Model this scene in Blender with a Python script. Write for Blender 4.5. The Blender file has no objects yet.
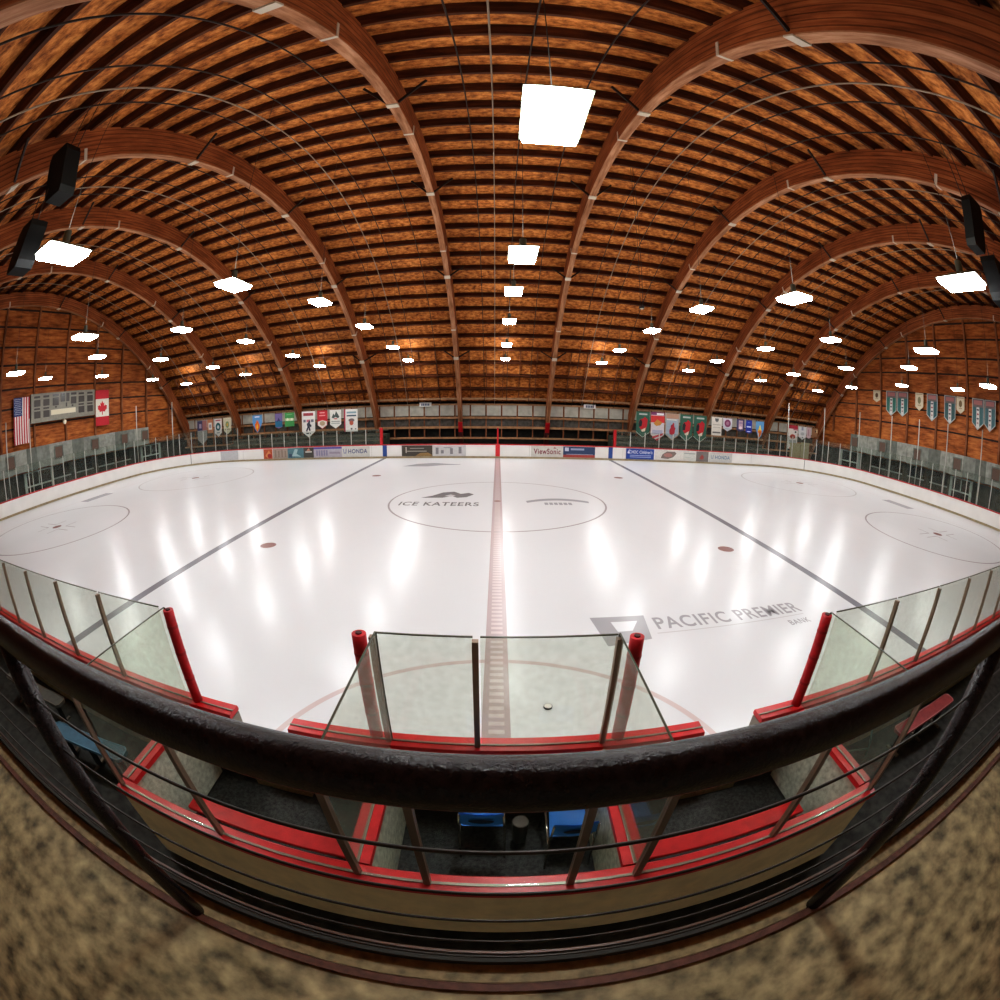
import bpy, math, random
from mathutils import Vector, Matrix
random.seed(7)
sc = bpy.context.scene
COL = sc.collection
PI = math.pi

# ------------------------------------------------------------------ materials
def new_mat(name):
    m = bpy.data.materials.new(name); m.use_nodes = True
    nt = m.node_tree; b = nt.nodes['Principled BSDF']
    return m, nt, b

def mat(name, col, rough=.5, metal=0., spec=.5, bump=0., bscale=40., vary=0., vscale=6., emit=0.):
    m, nt, b = new_mat(name)
    b.inputs['Base Color'].default_value = (*col, 1)
    b.inputs['Roughness'].default_value = rough
    b.inputs['Metallic'].default_value = metal
    b.inputs['Specular IOR Level'].default_value = spec
    if emit:
        b.inputs['Emission Color'].default_value = (*col, 1); b.inputs['Emission Strength'].default_value = emit
    tc = nt.nodes.new('ShaderNodeNewGeometry')
    if vary:
        n = nt.nodes.new('ShaderNodeTexNoise'); n.inputs['Scale'].default_value = vscale; n.inputs['Detail'].default_value = 6
        nt.links.new(tc.outputs['Position'], n.inputs['Vector'])
        r = nt.nodes.new('ShaderNodeValToRGB')
        r.color_ramp.elements[0].position = .3; r.color_ramp.elements[1].position = .7
        r.color_ramp.elements[0].color = (*[c*(1-vary) for c in col], 1)
        r.color_ramp.elements[1].color = (*[min(1, c*(1+vary)) for c in col], 1)
        nt.links.new(n.outputs['Fac'], r.inputs['Fac']); nt.links.new(r.outputs['Color'], b.inputs['Base Color'])
    if bump:
        n = nt.nodes.new('ShaderNodeTexNoise'); n.inputs['Scale'].default_value = bscale; n.inputs['Detail'].default_value = 4
        nt.links.new(tc.outputs['Position'], n.inputs['Vector'])
        bp = nt.nodes.new('ShaderNodeBump'); bp.inputs['Strength'].default_value = bump; bp.inputs['Distance'].default_value = .01
        nt.links.new(n.outputs['Fac'], bp.inputs['Height']); nt.links.new(bp.outputs['Normal'], b.inputs['Normal'])
    return m

ZC = -10.86          # centre height of the circular roof arches
def wood_roof(name, c0, c1, c2, arc, sc_=(1., 1., 1.), lam=0., rough=.65, nscale=1.5):
    """wood whose grain follows the roof arc: coordinates are (x, angle, radius)"""
    m, nt, b = new_mat(name); N, L = nt.nodes, nt.links
    g = N.new('ShaderNodeNewGeometry'); s = N.new('ShaderNodeSeparateXYZ'); L.new(g.outputs['Position'], s.inputs[0])
    cb = N.new('ShaderNodeCombineXYZ')
    if arc:
        zz = N.new('ShaderNodeMath'); zz.operation = 'SUBTRACT'; L.new(s.outputs['Z'], zz.inputs[0]); zz.inputs[1].default_value = ZC
        at = N.new('ShaderNodeMath'); at.operation = 'ARCTAN2'; L.new(s.outputs['Y'], at.inputs[0]); L.new(zz.outputs[0], at.inputs[1])
        am = N.new('ShaderNodeMath'); am.operation = 'MULTIPLY'; L.new(at.outputs[0], am.inputs[0]); am.inputs[1].default_value = 27.
        v2 = N.new('ShaderNodeCombineXYZ'); L.new(s.outputs['Y'], v2.inputs[1]); L.new(zz.outputs[0], v2.inputs[2])
        ln = N.new('ShaderNodeVectorMath'); ln.operation = 'LENGTH'; L.new(v2.outputs[0], ln.inputs[0])
        L.new(s.outputs['X'], cb.inputs[0]); L.new(am.outputs[0], cb.inputs[1]); L.new(ln.outputs['Value'], cb.inputs[2])
    else:
        L.new(s.outputs['X'], cb.inputs[0]); L.new(s.outputs['Y'], cb.inputs[1]); L.new(s.outputs['Z'], cb.inputs[2])
    mp = N.new('ShaderNodeMapping'); mp.inputs['Scale'].default_value = sc_; L.new(cb.outputs[0], mp.inputs[0])
    n = N.new('ShaderNodeTexNoise'); n.inputs['Scale'].default_value = nscale; n.inputs['Detail'].default_value = 8; n.inputs['Roughness'].default_value = .68
    L.new(mp.outputs[0], n.inputs['Vector'])
    r = N.new('ShaderNodeValToRGB'); e = r.color_ramp.elements
    e[0].position = .36; e[0].color = (*c0, 1); e[1].position = .65; e[1].color = (*c2, 1)
    k = e.new(.5); k.color = (*c1, 1)
    L.new(n.outputs['Fac'], r.inputs['Fac'])
    out = r.outputs['Color']
    # big patches so that boards differ from one another
    n2 = N.new('ShaderNodeTexNoise'); n2.inputs['Scale'].default_value = .45; n2.inputs['Detail'].default_value = 3; L.new(cb.outputs[0], n2.inputs['Vector'])
    r2 = N.new('ShaderNodeValToRGB'); r2.color_ramp.elements[0].position = .3; r2.color_ramp.elements[0].color = (.62, .58, .55, 1); r2.color_ramp.elements[1].position = .65
    L.new(n2.outputs['Fac'], r2.inputs['Fac'])
    mx = N.new('ShaderNodeMixRGB'); mx.blend_type = 'MULTIPLY'; mx.inputs[0].default_value = .8; L.new(out, mx.inputs[1]); L.new(r2.outputs['Color'], mx.inputs[2]); out = mx.outputs[0]
    if lam:
        w = N.new('ShaderNodeMath'); w.operation = 'MULTIPLY'; sp = N.new('ShaderNodeSeparateXYZ'); L.new(cb.outputs[0], sp.inputs[0])
        L.new(sp.outputs['Z'], w.inputs[0]); w.inputs[1].default_value = lam
        fr = N.new('ShaderNodeMath'); fr.operation = 'FRACT'; L.new(w.outputs[0], fr.inputs[0])
        gt = N.new('ShaderNodeMath'); gt.operation = 'GREATER_THAN'; gt.inputs[1].default_value = .8; L.new(fr.outputs[0], gt.inputs[0])
        m2 = N.new('ShaderNodeMixRGB'); m2.blend_type = 'MULTIPLY'; L.new(gt.outputs[0], m2.inputs[0]); L.new(out, m2.inputs[1]); m2.inputs[2].default_value = (.5, .45, .42, 1); out = m2.outputs[0]
    L.new(out, b.inputs['Base Color']); b.inputs['Roughness'].default_value = rough; b.inputs['Specular IOR Level'].default_value = .25
    return m

def ice_mat(name, col, rough=.23):
    m, nt, b = new_mat(name); N, L = nt.nodes, nt.links
    g = N.new('ShaderNodeNewGeometry')
    n = N.new('ShaderNodeTexNoise'); n.inputs['Scale'].default_value = .25; n.inputs['Detail'].default_value = 5
    mp = N.new('ShaderNodeMapping'); mp.inputs['Scale'].default_value = (1, .6, 1); L.new(g.outputs['Position'], mp.inputs[0]); L.new(mp.outputs[0], n.inputs['Vector'])
    r = N.new('ShaderNodeValToRGB'); r.color_ramp.elements[0].position = .3; r.color_ramp.elements[1].position = .7
    r.color_ramp.elements[0].color = (*[c*.955 for c in col], 1); r.color_ramp.elements[1].color = (*col, 1)
    L.new(n.outputs['Fac'], r.inputs['Fac']); L.new(r.outputs['Color'], b.inputs['Base Color'])
    n2 = N.new('ShaderNodeTexNoise'); n2.inputs['Scale'].default_value = 1.3; n2.inputs['Detail'].default_value = 4; L.new(g.outputs['Position'], n2.inputs['Vector'])
    bp = N.new('ShaderNodeBump'); bp.inputs['Strength'].default_value = .12; bp.inputs['Distance'].default_value = .02
    L.new(n2.outputs['Fac'], bp.inputs['Height']); L.new(bp.outputs['Normal'], b.inputs['Normal'])
    b.inputs['Roughness'].default_value = rough; b.inputs['IOR'].default_value = 1.31; b.inputs['Specular IOR Level'].default_value = .5
    return m

def glass_mat(name, tint, refl=.9, haze=None, hz=0.):
    m = bpy.data.materials.new(name); m.use_nodes = True; nt = m.node_tree; N, L = nt.nodes, nt.links
    N.remove(N['Principled BSDF']); o = N['Material Output']
    t = N.new('ShaderNodeBsdfTransparent'); t.inputs[0].default_value = (*tint, 1)
    g = N.new('ShaderNodeBsdfGlossy'); g.inputs['Roughness'].default_value = .04; g.inputs['Color'].default_value = (refl, refl, refl, 1)
    lw = N.new('ShaderNodeLayerWeight'); lw.inputs[0].default_value = .5
    pw = N.new('ShaderNodeMath'); pw.operation = 'POWER'; L.new(lw.outputs['Facing'], pw.inputs[0]); pw.inputs[1].default_value = 5.
    f = N.new('ShaderNodeMath'); f.operation = 'MULTIPLY_ADD'; L.new(pw.outputs[0], f.inputs[0]); f.inputs[1].default_value = .7; f.inputs[2].default_value = .025
    mx = N.new('ShaderNodeMixShader'); L.new(f.outputs[0], mx.inputs[0]); L.new(t.outputs[0], mx.inputs[1]); L.new(g.outputs[0], mx.inputs[2])
    last = mx
    if hz:
        d = N.new('ShaderNodeBsdfDiffuse'); d.inputs[0].default_value = (*haze, 1)
        n = N.new('ShaderNodeTexNoise'); n.inputs['Scale'].default_value = 14; n.inputs['Detail'].default_value = 6
        ge = N.new('ShaderNodeNewGeometry'); L.new(ge.outputs['Position'], n.inputs['Vector'])
        mm = N.new('ShaderNodeMath'); mm.operation = 'MULTIPLY'; L.new(n.outputs['Fac'], mm.inputs[0]); mm.inputs[1].default_value = hz*2
        m2 = N.new('ShaderNodeMixShader'); L.new(mm.outputs[0], m2.inputs[0]); L.new(mx.outputs[0], m2.inputs[1]); L.new(d.outputs[0], m2.inputs[2]); last = m2
    L.new(last.outputs[0], o.inputs['Surface'])
    return m

ICE = (.765, .80, .83)
M = dict(
    ice=ice_mat('ice', ICE),
    grey_line=ice_mat('ice_line_grey', (.24, .245, .28)),
    thin_line=ice_mat('ice_line_thin', (.42, .40, .42)),
    soft_line=ice_mat('ice_line_soft', (.56, .56, .57)),
    red_line=ice_mat('ice_line_red', (.66, .57, .57)),
    red_dash=ice_mat('ice_line_dash', (.50, .41, .42)),
    red_pale=ice_mat('ice_line_pale', (.74, .70, .70)),
    dot_red=ice_mat('ice_dot', (.33, .20, .19)),
    logo=ice_mat('ice_logo', (.24, .24, .25)),
    logo_soft=ice_mat('ice_logo_soft', (.42, .43, .46)),
    logo_pale=ice_mat('ice_logo_pale', (.62, .63, .65)),
    deck=wood_roof('roof_deck_wood', (.17, .045, .010), (.56, .185, .042), (.86, .37, .105), True, (1.0, 1.5, 1), nscale=3.2),
    purlin=wood_roof('roof_purlin_shaded_wood', (.035, .011, .005), (.085, .024, .009), (.15, .045, .015), True, (.5, 3, 3)),  # wood tone darkened so the colour carries the purlins' shaded sides
    arch=wood_roof('glulam_wood', (.20, .058, .020), (.36, .105, .034), (.50, .17, .06), True, (1, .35, 5), lam=6.),
    arch_low=wood_roof('glulam_underside', (.26, .105, .045), (.44, .20, .10), (.62, .34, .2), True, (4, .3, 1)),
    endwood=wood_roof('end_wall_wood', (.20, .055, .013), (.42, .125, .030), (.60, .22, .06), False, (1, .5, 3.), nscale=1.3),
    stud=wood_roof('stud_wood', (.14, .05, .022), (.27, .10, .042), (.40, .17, .08), False, (3, 3, .5)),
    darkgap=mat('wall_gap', (.03, .012, .007), .8),
    trimwood=mat('bench_rail_wood', (.36, .19, .09), .6, vary=.3, vscale=3),
    greypanel=mat('grey_wall_panel', (.44, .42, .36), .6, vary=.15, vscale=2),
    meshgrey=mat('grey_mesh_panel', (.085, .075, .062), .7, vary=.4, vscale=3),
    darkpanel=mat('dark_wall_panel', (.022, .022, .017), .7, vary=.5, vscale=2),
    fascia_a=mat('fascia_light', (.33, .34, .30), .6, vary=.25, vscale=2.5),
    fascia_b=mat('fascia_mid', (.24, .255, .225), .6, vary=.25, vscale=2.5),
    fascia_c=mat('fascia_dark', (.16, .175, .15), .6, vary=.25, vscale=2.5),
    frame=mat('pale_green_frame', (.36, .42, .37), .5, vary=.2),
    darkglass=mat('dark_window', (.012, .016, .014), .12),
    bleach=mat('bleacher_green', (.055, .062, .042), .7, vary=.6, vscale=1.7),
    bleach2=mat('bleacher_brown', (.10, .085, .055), .7, vary=.5, vscale=1.7),
    white=mat('board_white', (.82, .81, .78), .35, vary=.04, vscale=1.2),
    cap=mat('board_red', (.50, .022, .028), .4, vary=.2, vscale=5),
    capbright=mat('board_red_bright', (.62, .02, .025), .35, vary=.15, vscale=9),
    kick=mat('board_kick', (.36, .29, .17), .5, vary=.2, vscale=3),
    hdpe=mat('stained_white_plastic', (.55, .56, .47), .5, vary=.3, vscale=16),
    beige=mat('beige_board', (.88, .68, .40), .55, vary=.12, vscale=5),
    alu=mat('aluminium', (.26, .23, .19), .42, .8),
    post=mat('glass_post_metal', (.30, .22, .165), .4, .5),
    postlight=mat('glass_post_pale', (.55, .55, .50), .4, .3),
    pad=mat('red_padding', (.48, .008, .014), .55, bump=.4, bscale=30, vary=.2, vscale=14),
    paddark=mat('dark_padding', (.07, .012, .012), .7),
    edge=mat('glass_edge', (.055, .06, .035), .3),
    glass=glass_mat('rink_glass_near', (.93, .957, .915), .8, (.86, .92, .80), .06),
    glassclear=glass_mat('rink_glass_clear', (.965, .98, .965), .5),
    glassfar=glass_mat('rink_glass_far', (.93, .955, .935), .6, (.5, .55, .48), .03),
    black=mat('black_gloss_paint', (.015, .0098, .0105), .21, spec=.34, bump=.26, bscale=330, vary=.6, vscale=90),
    blackmat=mat('black_matt', (.012, .012, .012), .6),
    cable=mat('steel_cable', (.05, .045, .04), .4, .7),
    conduit=mat('conduit', (.33, .26, .2), .5, .3),
    rod=mat('dark_rod', (.025, .012, .008), .6),
    plate=mat('pale_plate', (.62, .54, .44), .5),
    rubber=mat('rubber_floor', (.030, .031, .027), .75, bump=.3, bscale=60, vary=.75, vscale=7),
    rubber2=mat('rubber_tile_floor', (.028, .030, .028), .55, bump=.5, bscale=70, vary=.95, vscale=28),
    concrete=mat('balcony_concrete', (.27, .22, .12), .5, bump=.4, bscale=16, vary=.75, vscale=11),
    brown=mat('brown_paint', (.11, .045, .03), .5, vary=.4, vscale=30),
    olive=mat('olive_trim', (.26, .20, .10), .5, vary=.4, vscale=30),
    steel=mat('edge_steel', (.30, .28, .27), .28, .9),
    blue_plank=mat('blue_plank', (.055, .15, .23), .45, vary=.15, vscale=12),
    blue_edge=mat('blue_plank_edge', (.12, .27, .38), .45),
    red_plank=mat('red_plank', (.33, .05, .055), .5, vary=.15, vscale=12),
    grey_plank=mat('grey_plank', (.11, .115, .10), .5, vary=.2, vscale=12),
    chair=mat('blue_plastic', (.06, .29, .85), .35),
    chrome=mat('chair_chrome', (.45, .42, .36), .25, .9),
    lens=mat('lamp_lens', (.98, 1., 1.), .4, emit=52.),
    housing=mat('lamp_housing', (.16, .19, .15), .4, .5),
    spk=mat('speaker_black', (.006, .0065, .0065), .6, spec=.25, bump=.3, bscale=30),
    sboard=mat('scoreboard_grey', (.25, .235, .19), .5, vary=.12, vscale=4),
    digit=mat('scoreboard_window', (.045, .035, .03), .3),
    cream=mat('cream', (.72, .66, .50), .6),
    puck=mat('white_disc', (.85, .84, .8), .4),
    darkwall=mat('near_wall_dark', (.07, .06, .05), .8, vary=.3),
)
_cm = {}
def C(r, g, b, rough=.65):
    k = (r, g, b)
    if k not in _cm: _cm[k] = mat('cloth_%02d' % len(_cm), k, rough, vary=.08, vscale=8)
    return _cm[k]

# ------------------------------------------------------------------ mesh builder
class MB:
    def __init__(s): s.v = []; s.f = []; s.sm = False
    def add(s, vs, fs):
        o = len(s.v); s.v += [tuple(v) for v in vs]; s.f += [tuple(i+o for i in f) for f in fs]; return s
    def bx(s, x0, x1, y0, y1, z0, z1):
        return s.add([(x0,y0,z0),(x1,y0,z0),(x1,y1,z0),(x0,y1,z0),(x0,y0,z1),(x1,y0,z1),(x1,y1,z1),(x0,y1,z1)],
                     [(3,2,1,0),(4,5,6,7),(0,1,5,4),(1,2,6,5),(2,3,7,6),(3,0,4,7)])
    def rbx(s, x0, x1, y0, y1, z0, z1, b):
        """box whose long upper and lower edges are chamfered"""
        p = [(b,0),(-b,0),(0,b),(0,-b),(-b,0),(b,0),(0,-b),(0,b)]
        prof = [(y0+b,z0),(y1-b,z0),(y1,z0+b),(y1,z1-b),(y1-b,z1),(y0+b,z1),(y0,z1-b),(y0,z0+b)]
        n = len(prof); vs = [(x0,y,z) for y,z in prof]+[(x1,y,z) for y,z in prof]
        fs = [(i,(i+1)%n,n+(i+1)%n,n+i) for i in range(n)]+[tuple(range(n-1,-1,-1)),tuple(range(n,2*n))]
        return s.add(vs, fs)
    def bar(s, p0, p1, w, h, up=(0,0,1)):
        p0, p1 = Vector(p0), Vector(p1); d = (p1-p0).normalized(); u = Vector(up)
        if abs(d.dot(u)) > .99: u = Vector((0,1,0))
        a = d.cross(u).normalized()*w/2; b = a.cross(d).normalized()*h/2
        vs = [p0-a-b,p0+a-b,p0+a+b,p0-a+b,p1-a-b,p1+a-b,p1+a+b,p1-a+b]
        return s.add(vs, [(3,2,1,0),(4,5,6,7),(0,1,5,4),(1,2,6,5),(2,3,7,6),(3,0,4,7)])
    def tube(s, pts, r, n=10):
        pts = [Vector(p) for p in pts]; vs = []; fs = []; m = len(pts)
        ref = None
        for i, p in enumerate(pts):
            d = (pts[min(i+1,m-1)]-pts[max(i-1,0)]).normalized()
            if ref is None: ref = Vector((0,0,1)) if abs(d.z) < .9 else Vector((1,0,0))
            a = d.cross(ref).normalized(); b = a.cross(d).normalized(); ref = b
            for k in range(n):
                t = 2*PI*k/n; vs.append(p+a*math.cos(t)*r+b*math.sin(t)*r)
        for i in range(m-1):
            for k in range(n):
                fs.append((i*n+k, i*n+(k+1)%n, (i+1)*n+(k+1)%n, (i+1)*n+k))
        fs += [tuple(range(n-1,-1,-1)), tuple(range((m-1)*n, m*n))]
        s.sm = True
        return s.add(vs, fs)
    def cyl(s, c, r, h, n=20, r2=None):
        r2 = r if r2 is None else r2; x, y, z = c
        vs = [(x+r*math.cos(2*PI*k/n), y+r*math.sin(2*PI*k/n), z) for k in range(n)]+[(x+r2*math.cos(2*PI*k/n), y+r2*math.sin(2*PI*k/n), z+h) for k in range(n)]
        return s.add(vs, [(k,(k+1)%n,n+(k+1)%n,n+k) for k in range(n)]+[tuple(range(n-1,-1,-1)),tuple(range(n,2*n))])
    def prism(s, poly, fn, d0, d1):
        """polygon (a,b) carried into space by fn(a,b,depth)"""
        n = len(poly); vs = [fn(a,b,d0) for a,b in poly]+[fn(a,b,d1) for a,b in poly]
        return s.add(vs, [(k,(k+1)%n,n+(k+1)%n,n+k) for k in range(n)]+[tuple(range(n-1,-1,-1)),tuple(range(n,2*n))])
    def flat(s, poly, z):
        return s.add([(x,y,z) for x,y in poly], [tuple(range(len(poly)))])
    def ring(s, c, r0, r1, z, a0=0, a1=2*PI, n=96):
        vs = []; 
        for k in range(n+1):
            t = a0+(a1-a0)*k/n
            vs += [(c[0]+r0*math.cos(t), c[1]+r0*math.sin(t), z), (c[0]+r1*math.cos(t), c[1]+r1*math.sin(t), z)]
        return s.add(vs, [(2*k,2*k+1,2*k+3,2*k+2) for k in range(n)])
    def sweep(s, path, prof):
        """prof: closed (offset, z) polygon swept along path of (x, y, nx, ny)"""
        n = len(prof); vs = []; fs = []
        for x,y,nx,ny in path: vs += [(x+nx*o, y+ny*o, z) for o,z in prof]
        for i in range(len(path)-1):
            for k in range(n): fs.append((i*n+k, i*n+(k+1)%n, (i+1)*n+(k+1)%n, (i+1)*n+k))
        fs += [tuple(range(n-1,-1,-1)), tuple(range((len(path)-1)*n, len(path)*n))]
        return s.add(vs, fs)
    def build(s, name, material, parent=None, label=None, smooth=None):
        me = bpy.data.meshes.new(name)
        o = bpy.data.objects.new(name, me); COL.objects.link(o)
        if parent is None:
            xs = [v[0] for v in s.v]; ys = [v[1] for v in s.v]; zs = [v[2] for v in s.v]
            base = Vector(((min(xs)+max(xs))/2, (min(ys)+max(ys))/2, min(zs))); o.location = base
        else:
            base = world(parent); o.parent = parent
        me.from_pydata([tuple(Vector(v)-base) for v in s.v], [], s.f); me.update()
        import bmesh
        bm = bmesh.new(); bm.from_mesh(me); bmesh.ops.recalc_face_normals(bm, faces=bm.faces[:]); bm.to_mesh(me); bm.free()
        me.materials.append(M[material] if isinstance(material, str) else material)
        if s.sm if smooth is None else smooth:
            for p in me.polygons: p.use_smooth = len(p.vertices) == 4
        if label: o['label'] = label
        return o

def world(o):
    v = Vector(o.location); p = o.parent
    while p: v += Vector(p.location); p = p.parent
    return v

def thing(name, label, cat, loc, group=None):
    o = bpy.data.objects.new(name, None); COL.objects.link(o); o.location = loc
    o.empty_display_size = .2; o['label'] = label; o['category'] = cat
    if group: o['group'] = group
    return o
def tag(o, label, cat, group=None):
    o['label'] = label; o['category'] = cat
    if group: o['group'] = group
    return o
def struct(o, label=None):
    o['kind'] = 'structure'
    if label: o['label'] = label
    return o

def lettering(text, material, parent, org, u, v, w, h, name='lettering', ex=.004):
    """block letters fitted to w x h with the lower-left corner at org, u to the right, v upwards"""
    cu = bpy.data.curves.new('tmp', 'FONT'); cu.body = text; cu.extrude = 0; cu.offset = .018; cu.space_character = 1.12
    to = bpy.data.objects.new('tmp', cu); COL.objects.link(to)
    bpy.context.view_layer.update()
    me = bpy.data.meshes.new_from_object(to.evaluated_get(bpy.context.evaluated_depsgraph_get()))
    vs = [tuple(p.co) for p in me.vertices]; fs = [tuple(p.vertices) for p in me.polygons]
    bpy.data.objects.remove(to); bpy.data.curves.remove(cu); bpy.data.meshes.remove(me)
    x0 = min(p[0] for p in vs); x1 = max(p[0] for p in vs); y0 = min(p[1] for p in vs); y1 = max(p[1] for p in vs)
    org, u, v = Vector(org), Vector(u), Vector(v)
    b = MB(); b.add([org+u*((p[0]-x0)/(x1-x0)*w)+v*((p[1]-y0)/(y1-y0)*h) for p in vs], fs)
    return b.build(name, material, parent)

ORD = ['first','second','third','fourth','fifth','sixth','seventh','eighth','ninth','tenth']

# ------------------------------------------------------------------ roof
XL, XR = -36.25, 37.35
R_IN, R_OUT, R_DECK = 26., 27.1, 27.42
TH1 = 56.2
def pol(R, th): t = math.radians(th); return (R*math.sin(t), ZC+R*math.cos(t))

b = MB(); n = 90
vs = []; fs = []
for i in range(n+1):
    y, z = pol(R_DECK, -TH1+2*TH1*i/n)
    y2, z2 = pol(R_DECK+.15, -TH1+2*TH1*i/n)
    vs += [(XL-.3,y,z),(XR+.3,y,z),(XL-.3,y2,z2),(XR+.3,y2,z2)]
for i in range(n):
    a = 4*i; c = a+4
    fs += [(a,a+1,c+1,c),(a+2,c+2,c+3,a+3)]
fs += [(0,2,3,1),(4*n,4*n+1,4*n+3,4*n+2)]
ceiling = struct(b.add(vs, fs).build('ceiling', 'deck', smooth=False), 'curved barrel ceiling of orange-brown wooden boards')
for k in range(-19, 17):
    th = 3.45+3.1*k
    t = math.radians(th); er = Vector((0, math.sin(t), math.cos(t))); c = Vector((0,0,ZC))+er*27.23
    MB().bar((XL,c.y,c.z), (XR,c.y,c.z), .15, .38, er).build('purlin', 'purlin', ceiling)
# short blocking between the lowest purlins
b = MB()
for ths in ((43.75,46.85),(46.85,49.95),(49.95,53.05),(53.05,56.1)):
    for k in range(51):
        x = XL+.4+1.45*k
        for sg in (1,-1):
            y0,z0 = pol(27.28, ths[0]); y1,z1 = pol(27.28, ths[1])
            b.bar((x,sg*y0,z0),(x,sg*y1,z1),.06,.2,(0,sg*math.sin(math.radians(ths[0])),math.cos(math.radians(ths[0]))))
b.build('blocking', 'stud', ceiling)['kind'] = 'stuff'
BAY = 8.04
ARX = [.56+BAY*(i-4.5) for i in range(10)]
arcpts = lambda x, R, a0=-TH1, a1=TH1, n=60: [(x,)+pol(R, a0+(a1-a0)*i/n) for i in range(n+1)]
for i in range(9):
    for fr in (.25, .5, .75):
        MB().tube(arcpts(ARX[i]+BAY*fr+.2, 26.9), .028, 5).build('sag_rod', 'rod', ceiling)
    MB().tube(arcpts(ARX[i]+BAY*.39, 26.86), .03, 5).build('conduit', 'conduit', ceiling)

def arch_box(b, x0, x1, r0, r1, a0, a1, n):
    vs = []; fs = []
    for i in range(n+1):
        t = a0+(a1-a0)*i/n
        for r in (r0, r1):
            y, z = pol(r, t); vs += [(x0,y,z),(x1,y,z)]
    for i in range(n):
        a = 4*i; c = a+4
        fs += [(a,c,c+1,a+1),(a+2,a+3,c+3,c+2),(a,a+2,c+2,c),(a+1,c+1,c+3,a+3)]
    fs += [(0,1,3,2),(4*n,4*n+2,4*n+3,4*n+1)]
    return b.add(vs, fs)
WH = .17
BEAMS = []
for i, x in enumerate(ARX):
    o = arch_box(MB(), x-WH, x+WH, R_IN+.03, R_OUT, -65.0, 65.0, 80).build('roof_beam', 'arch')
    BEAMS.append(o)
    struct(o, 'laminated timber roof arch spanning the rink, %s from the left end wall' % ORD[i])
    arch_box(MB(), x-WH-.004, x+WH+.004, R_IN, R_IN+.04, -65.0, 65.0, 80).build('soffit', 'arch_low', o, 'paler underside lamination')
    for th in (-34.2, -14.7, 4.8, 24.3, 43.8):
        y, z = pol(R_IN-.02, th); t = math.radians(th); er = Vector((0, math.sin(t), math.cos(t)))
        MB().bar((x-.2,y,z),(x+.2,y,z),.3,.05,er).build('plate', 'plate', o, 'pale steel plate')
        for sg in (-1, 1):
            if (i == 0 and sg < 0) or (i == 9 and sg > 0): continue
            y0, z0 = pol(R_IN+.1, th); y1, z1 = pol(26.98, th)
            MB().bar((x+sg*.17,y0,z0),(x+sg*1.05,y1,z1),.07,.09,er).build('brace', 'rod', o, 'dark diagonal knee brace')
    for th in (18.2, 37.0, -8.5, -28):
        y, z = pol(R_IN+.2, th); t = math.radians(th); er = Vector((0, math.sin(t), math.cos(t)))
        MB().bar((x-.19,y,z),(x+.19,y,z),.12,.42,er).build('strap', 'plate', o, 'pale steel strap')

# ------------------------------------------------------------------ end walls
def end_wall(name, X, sg, side):
    """boarded gable under the last arch; sg points outwards"""
    b = MB(); zs = [2.05+i*.1 for i in range(146)]; vs = []; fs = []
    pts = [( -math.sqrt(max(0,27.5**2-(z-ZC)**2)), z) for z in zs]
    pts = [(y,z) for y,z in pts]
    poly = pts+[(-y,z) for y,z in reversed(pts)]
    b.prism(poly, lambda a,c,d: (X+sg*d, a, c), 0, .2)
    o = struct(b.build(name, 'endwood'), 'boarded %s gable wall of orange-brown timber' % side)
    for k in range(-6, 7):
        y = .25+4.0*k*.98
        if abs(y) > 23.5: continue
        top = ZC+math.sqrt(27.2**2-y*y)
        MB().bx(min(X,X-sg*.22), max(X,X-sg*.22), y-.1, y+.1, 3.9, top).build('stud', 'stud', o)
    for z in (5.6, 7.15, 8.65, 10.5, 11.9, 13.5, 14.9):
        w = math.sqrt(27.2**2-(z-ZC)**2)
        MB().bx(min(X,X-sg*.06), max(X,X-sg*.06), -w, w, z-.07, z+.07).build('gap_strip', 'darkgap', o)  # added dark strip standing for a gap between wall boards
    # dark storey under the gable
    for y in (-13.5, -9.6, -5.7, 4.2, 7.4, 10.6, 13.2):
        MB().bx(min(X+sg*1.55,X+sg*1.6), max(X+sg*1.55,X+sg*1.6), y-1.1, y+1.1, .95, 1.95).build('lower_window', 'darkglass', o)
        MB().bx(min(X+sg*1.4,X+sg*1.6), max(X+sg*1.4,X+sg*1.6), y-1.2, y+1.2, .82, .92).build('ledge', 'frame', o)
        MB().bx(min(X+sg*1.5,X+sg*1.58), max(X+sg*1.5,X+sg*1.58), y-1.35, y-1.2, 0, 2.05).build('pilaster', 'bleach2', o)
    MB().bx(min(X+sg*1.6,X+sg*1.8), max(X+sg*1.6,X+sg*1.8), -24.5, 24.5, -.05, 2.3).build('lower_wall', 'bleach', o)
    MB().bx(min(X,X+sg*1.8), max(X,X+sg*1.8), -24.5, 24.5, 2.05, 2.2).build('soffit', 'darkpanel', o)
    return o
wl = end_wall('wall_left', XL, -1, 'left')
wr = end_wall('wall_right', XR, 1, 'right')

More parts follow.
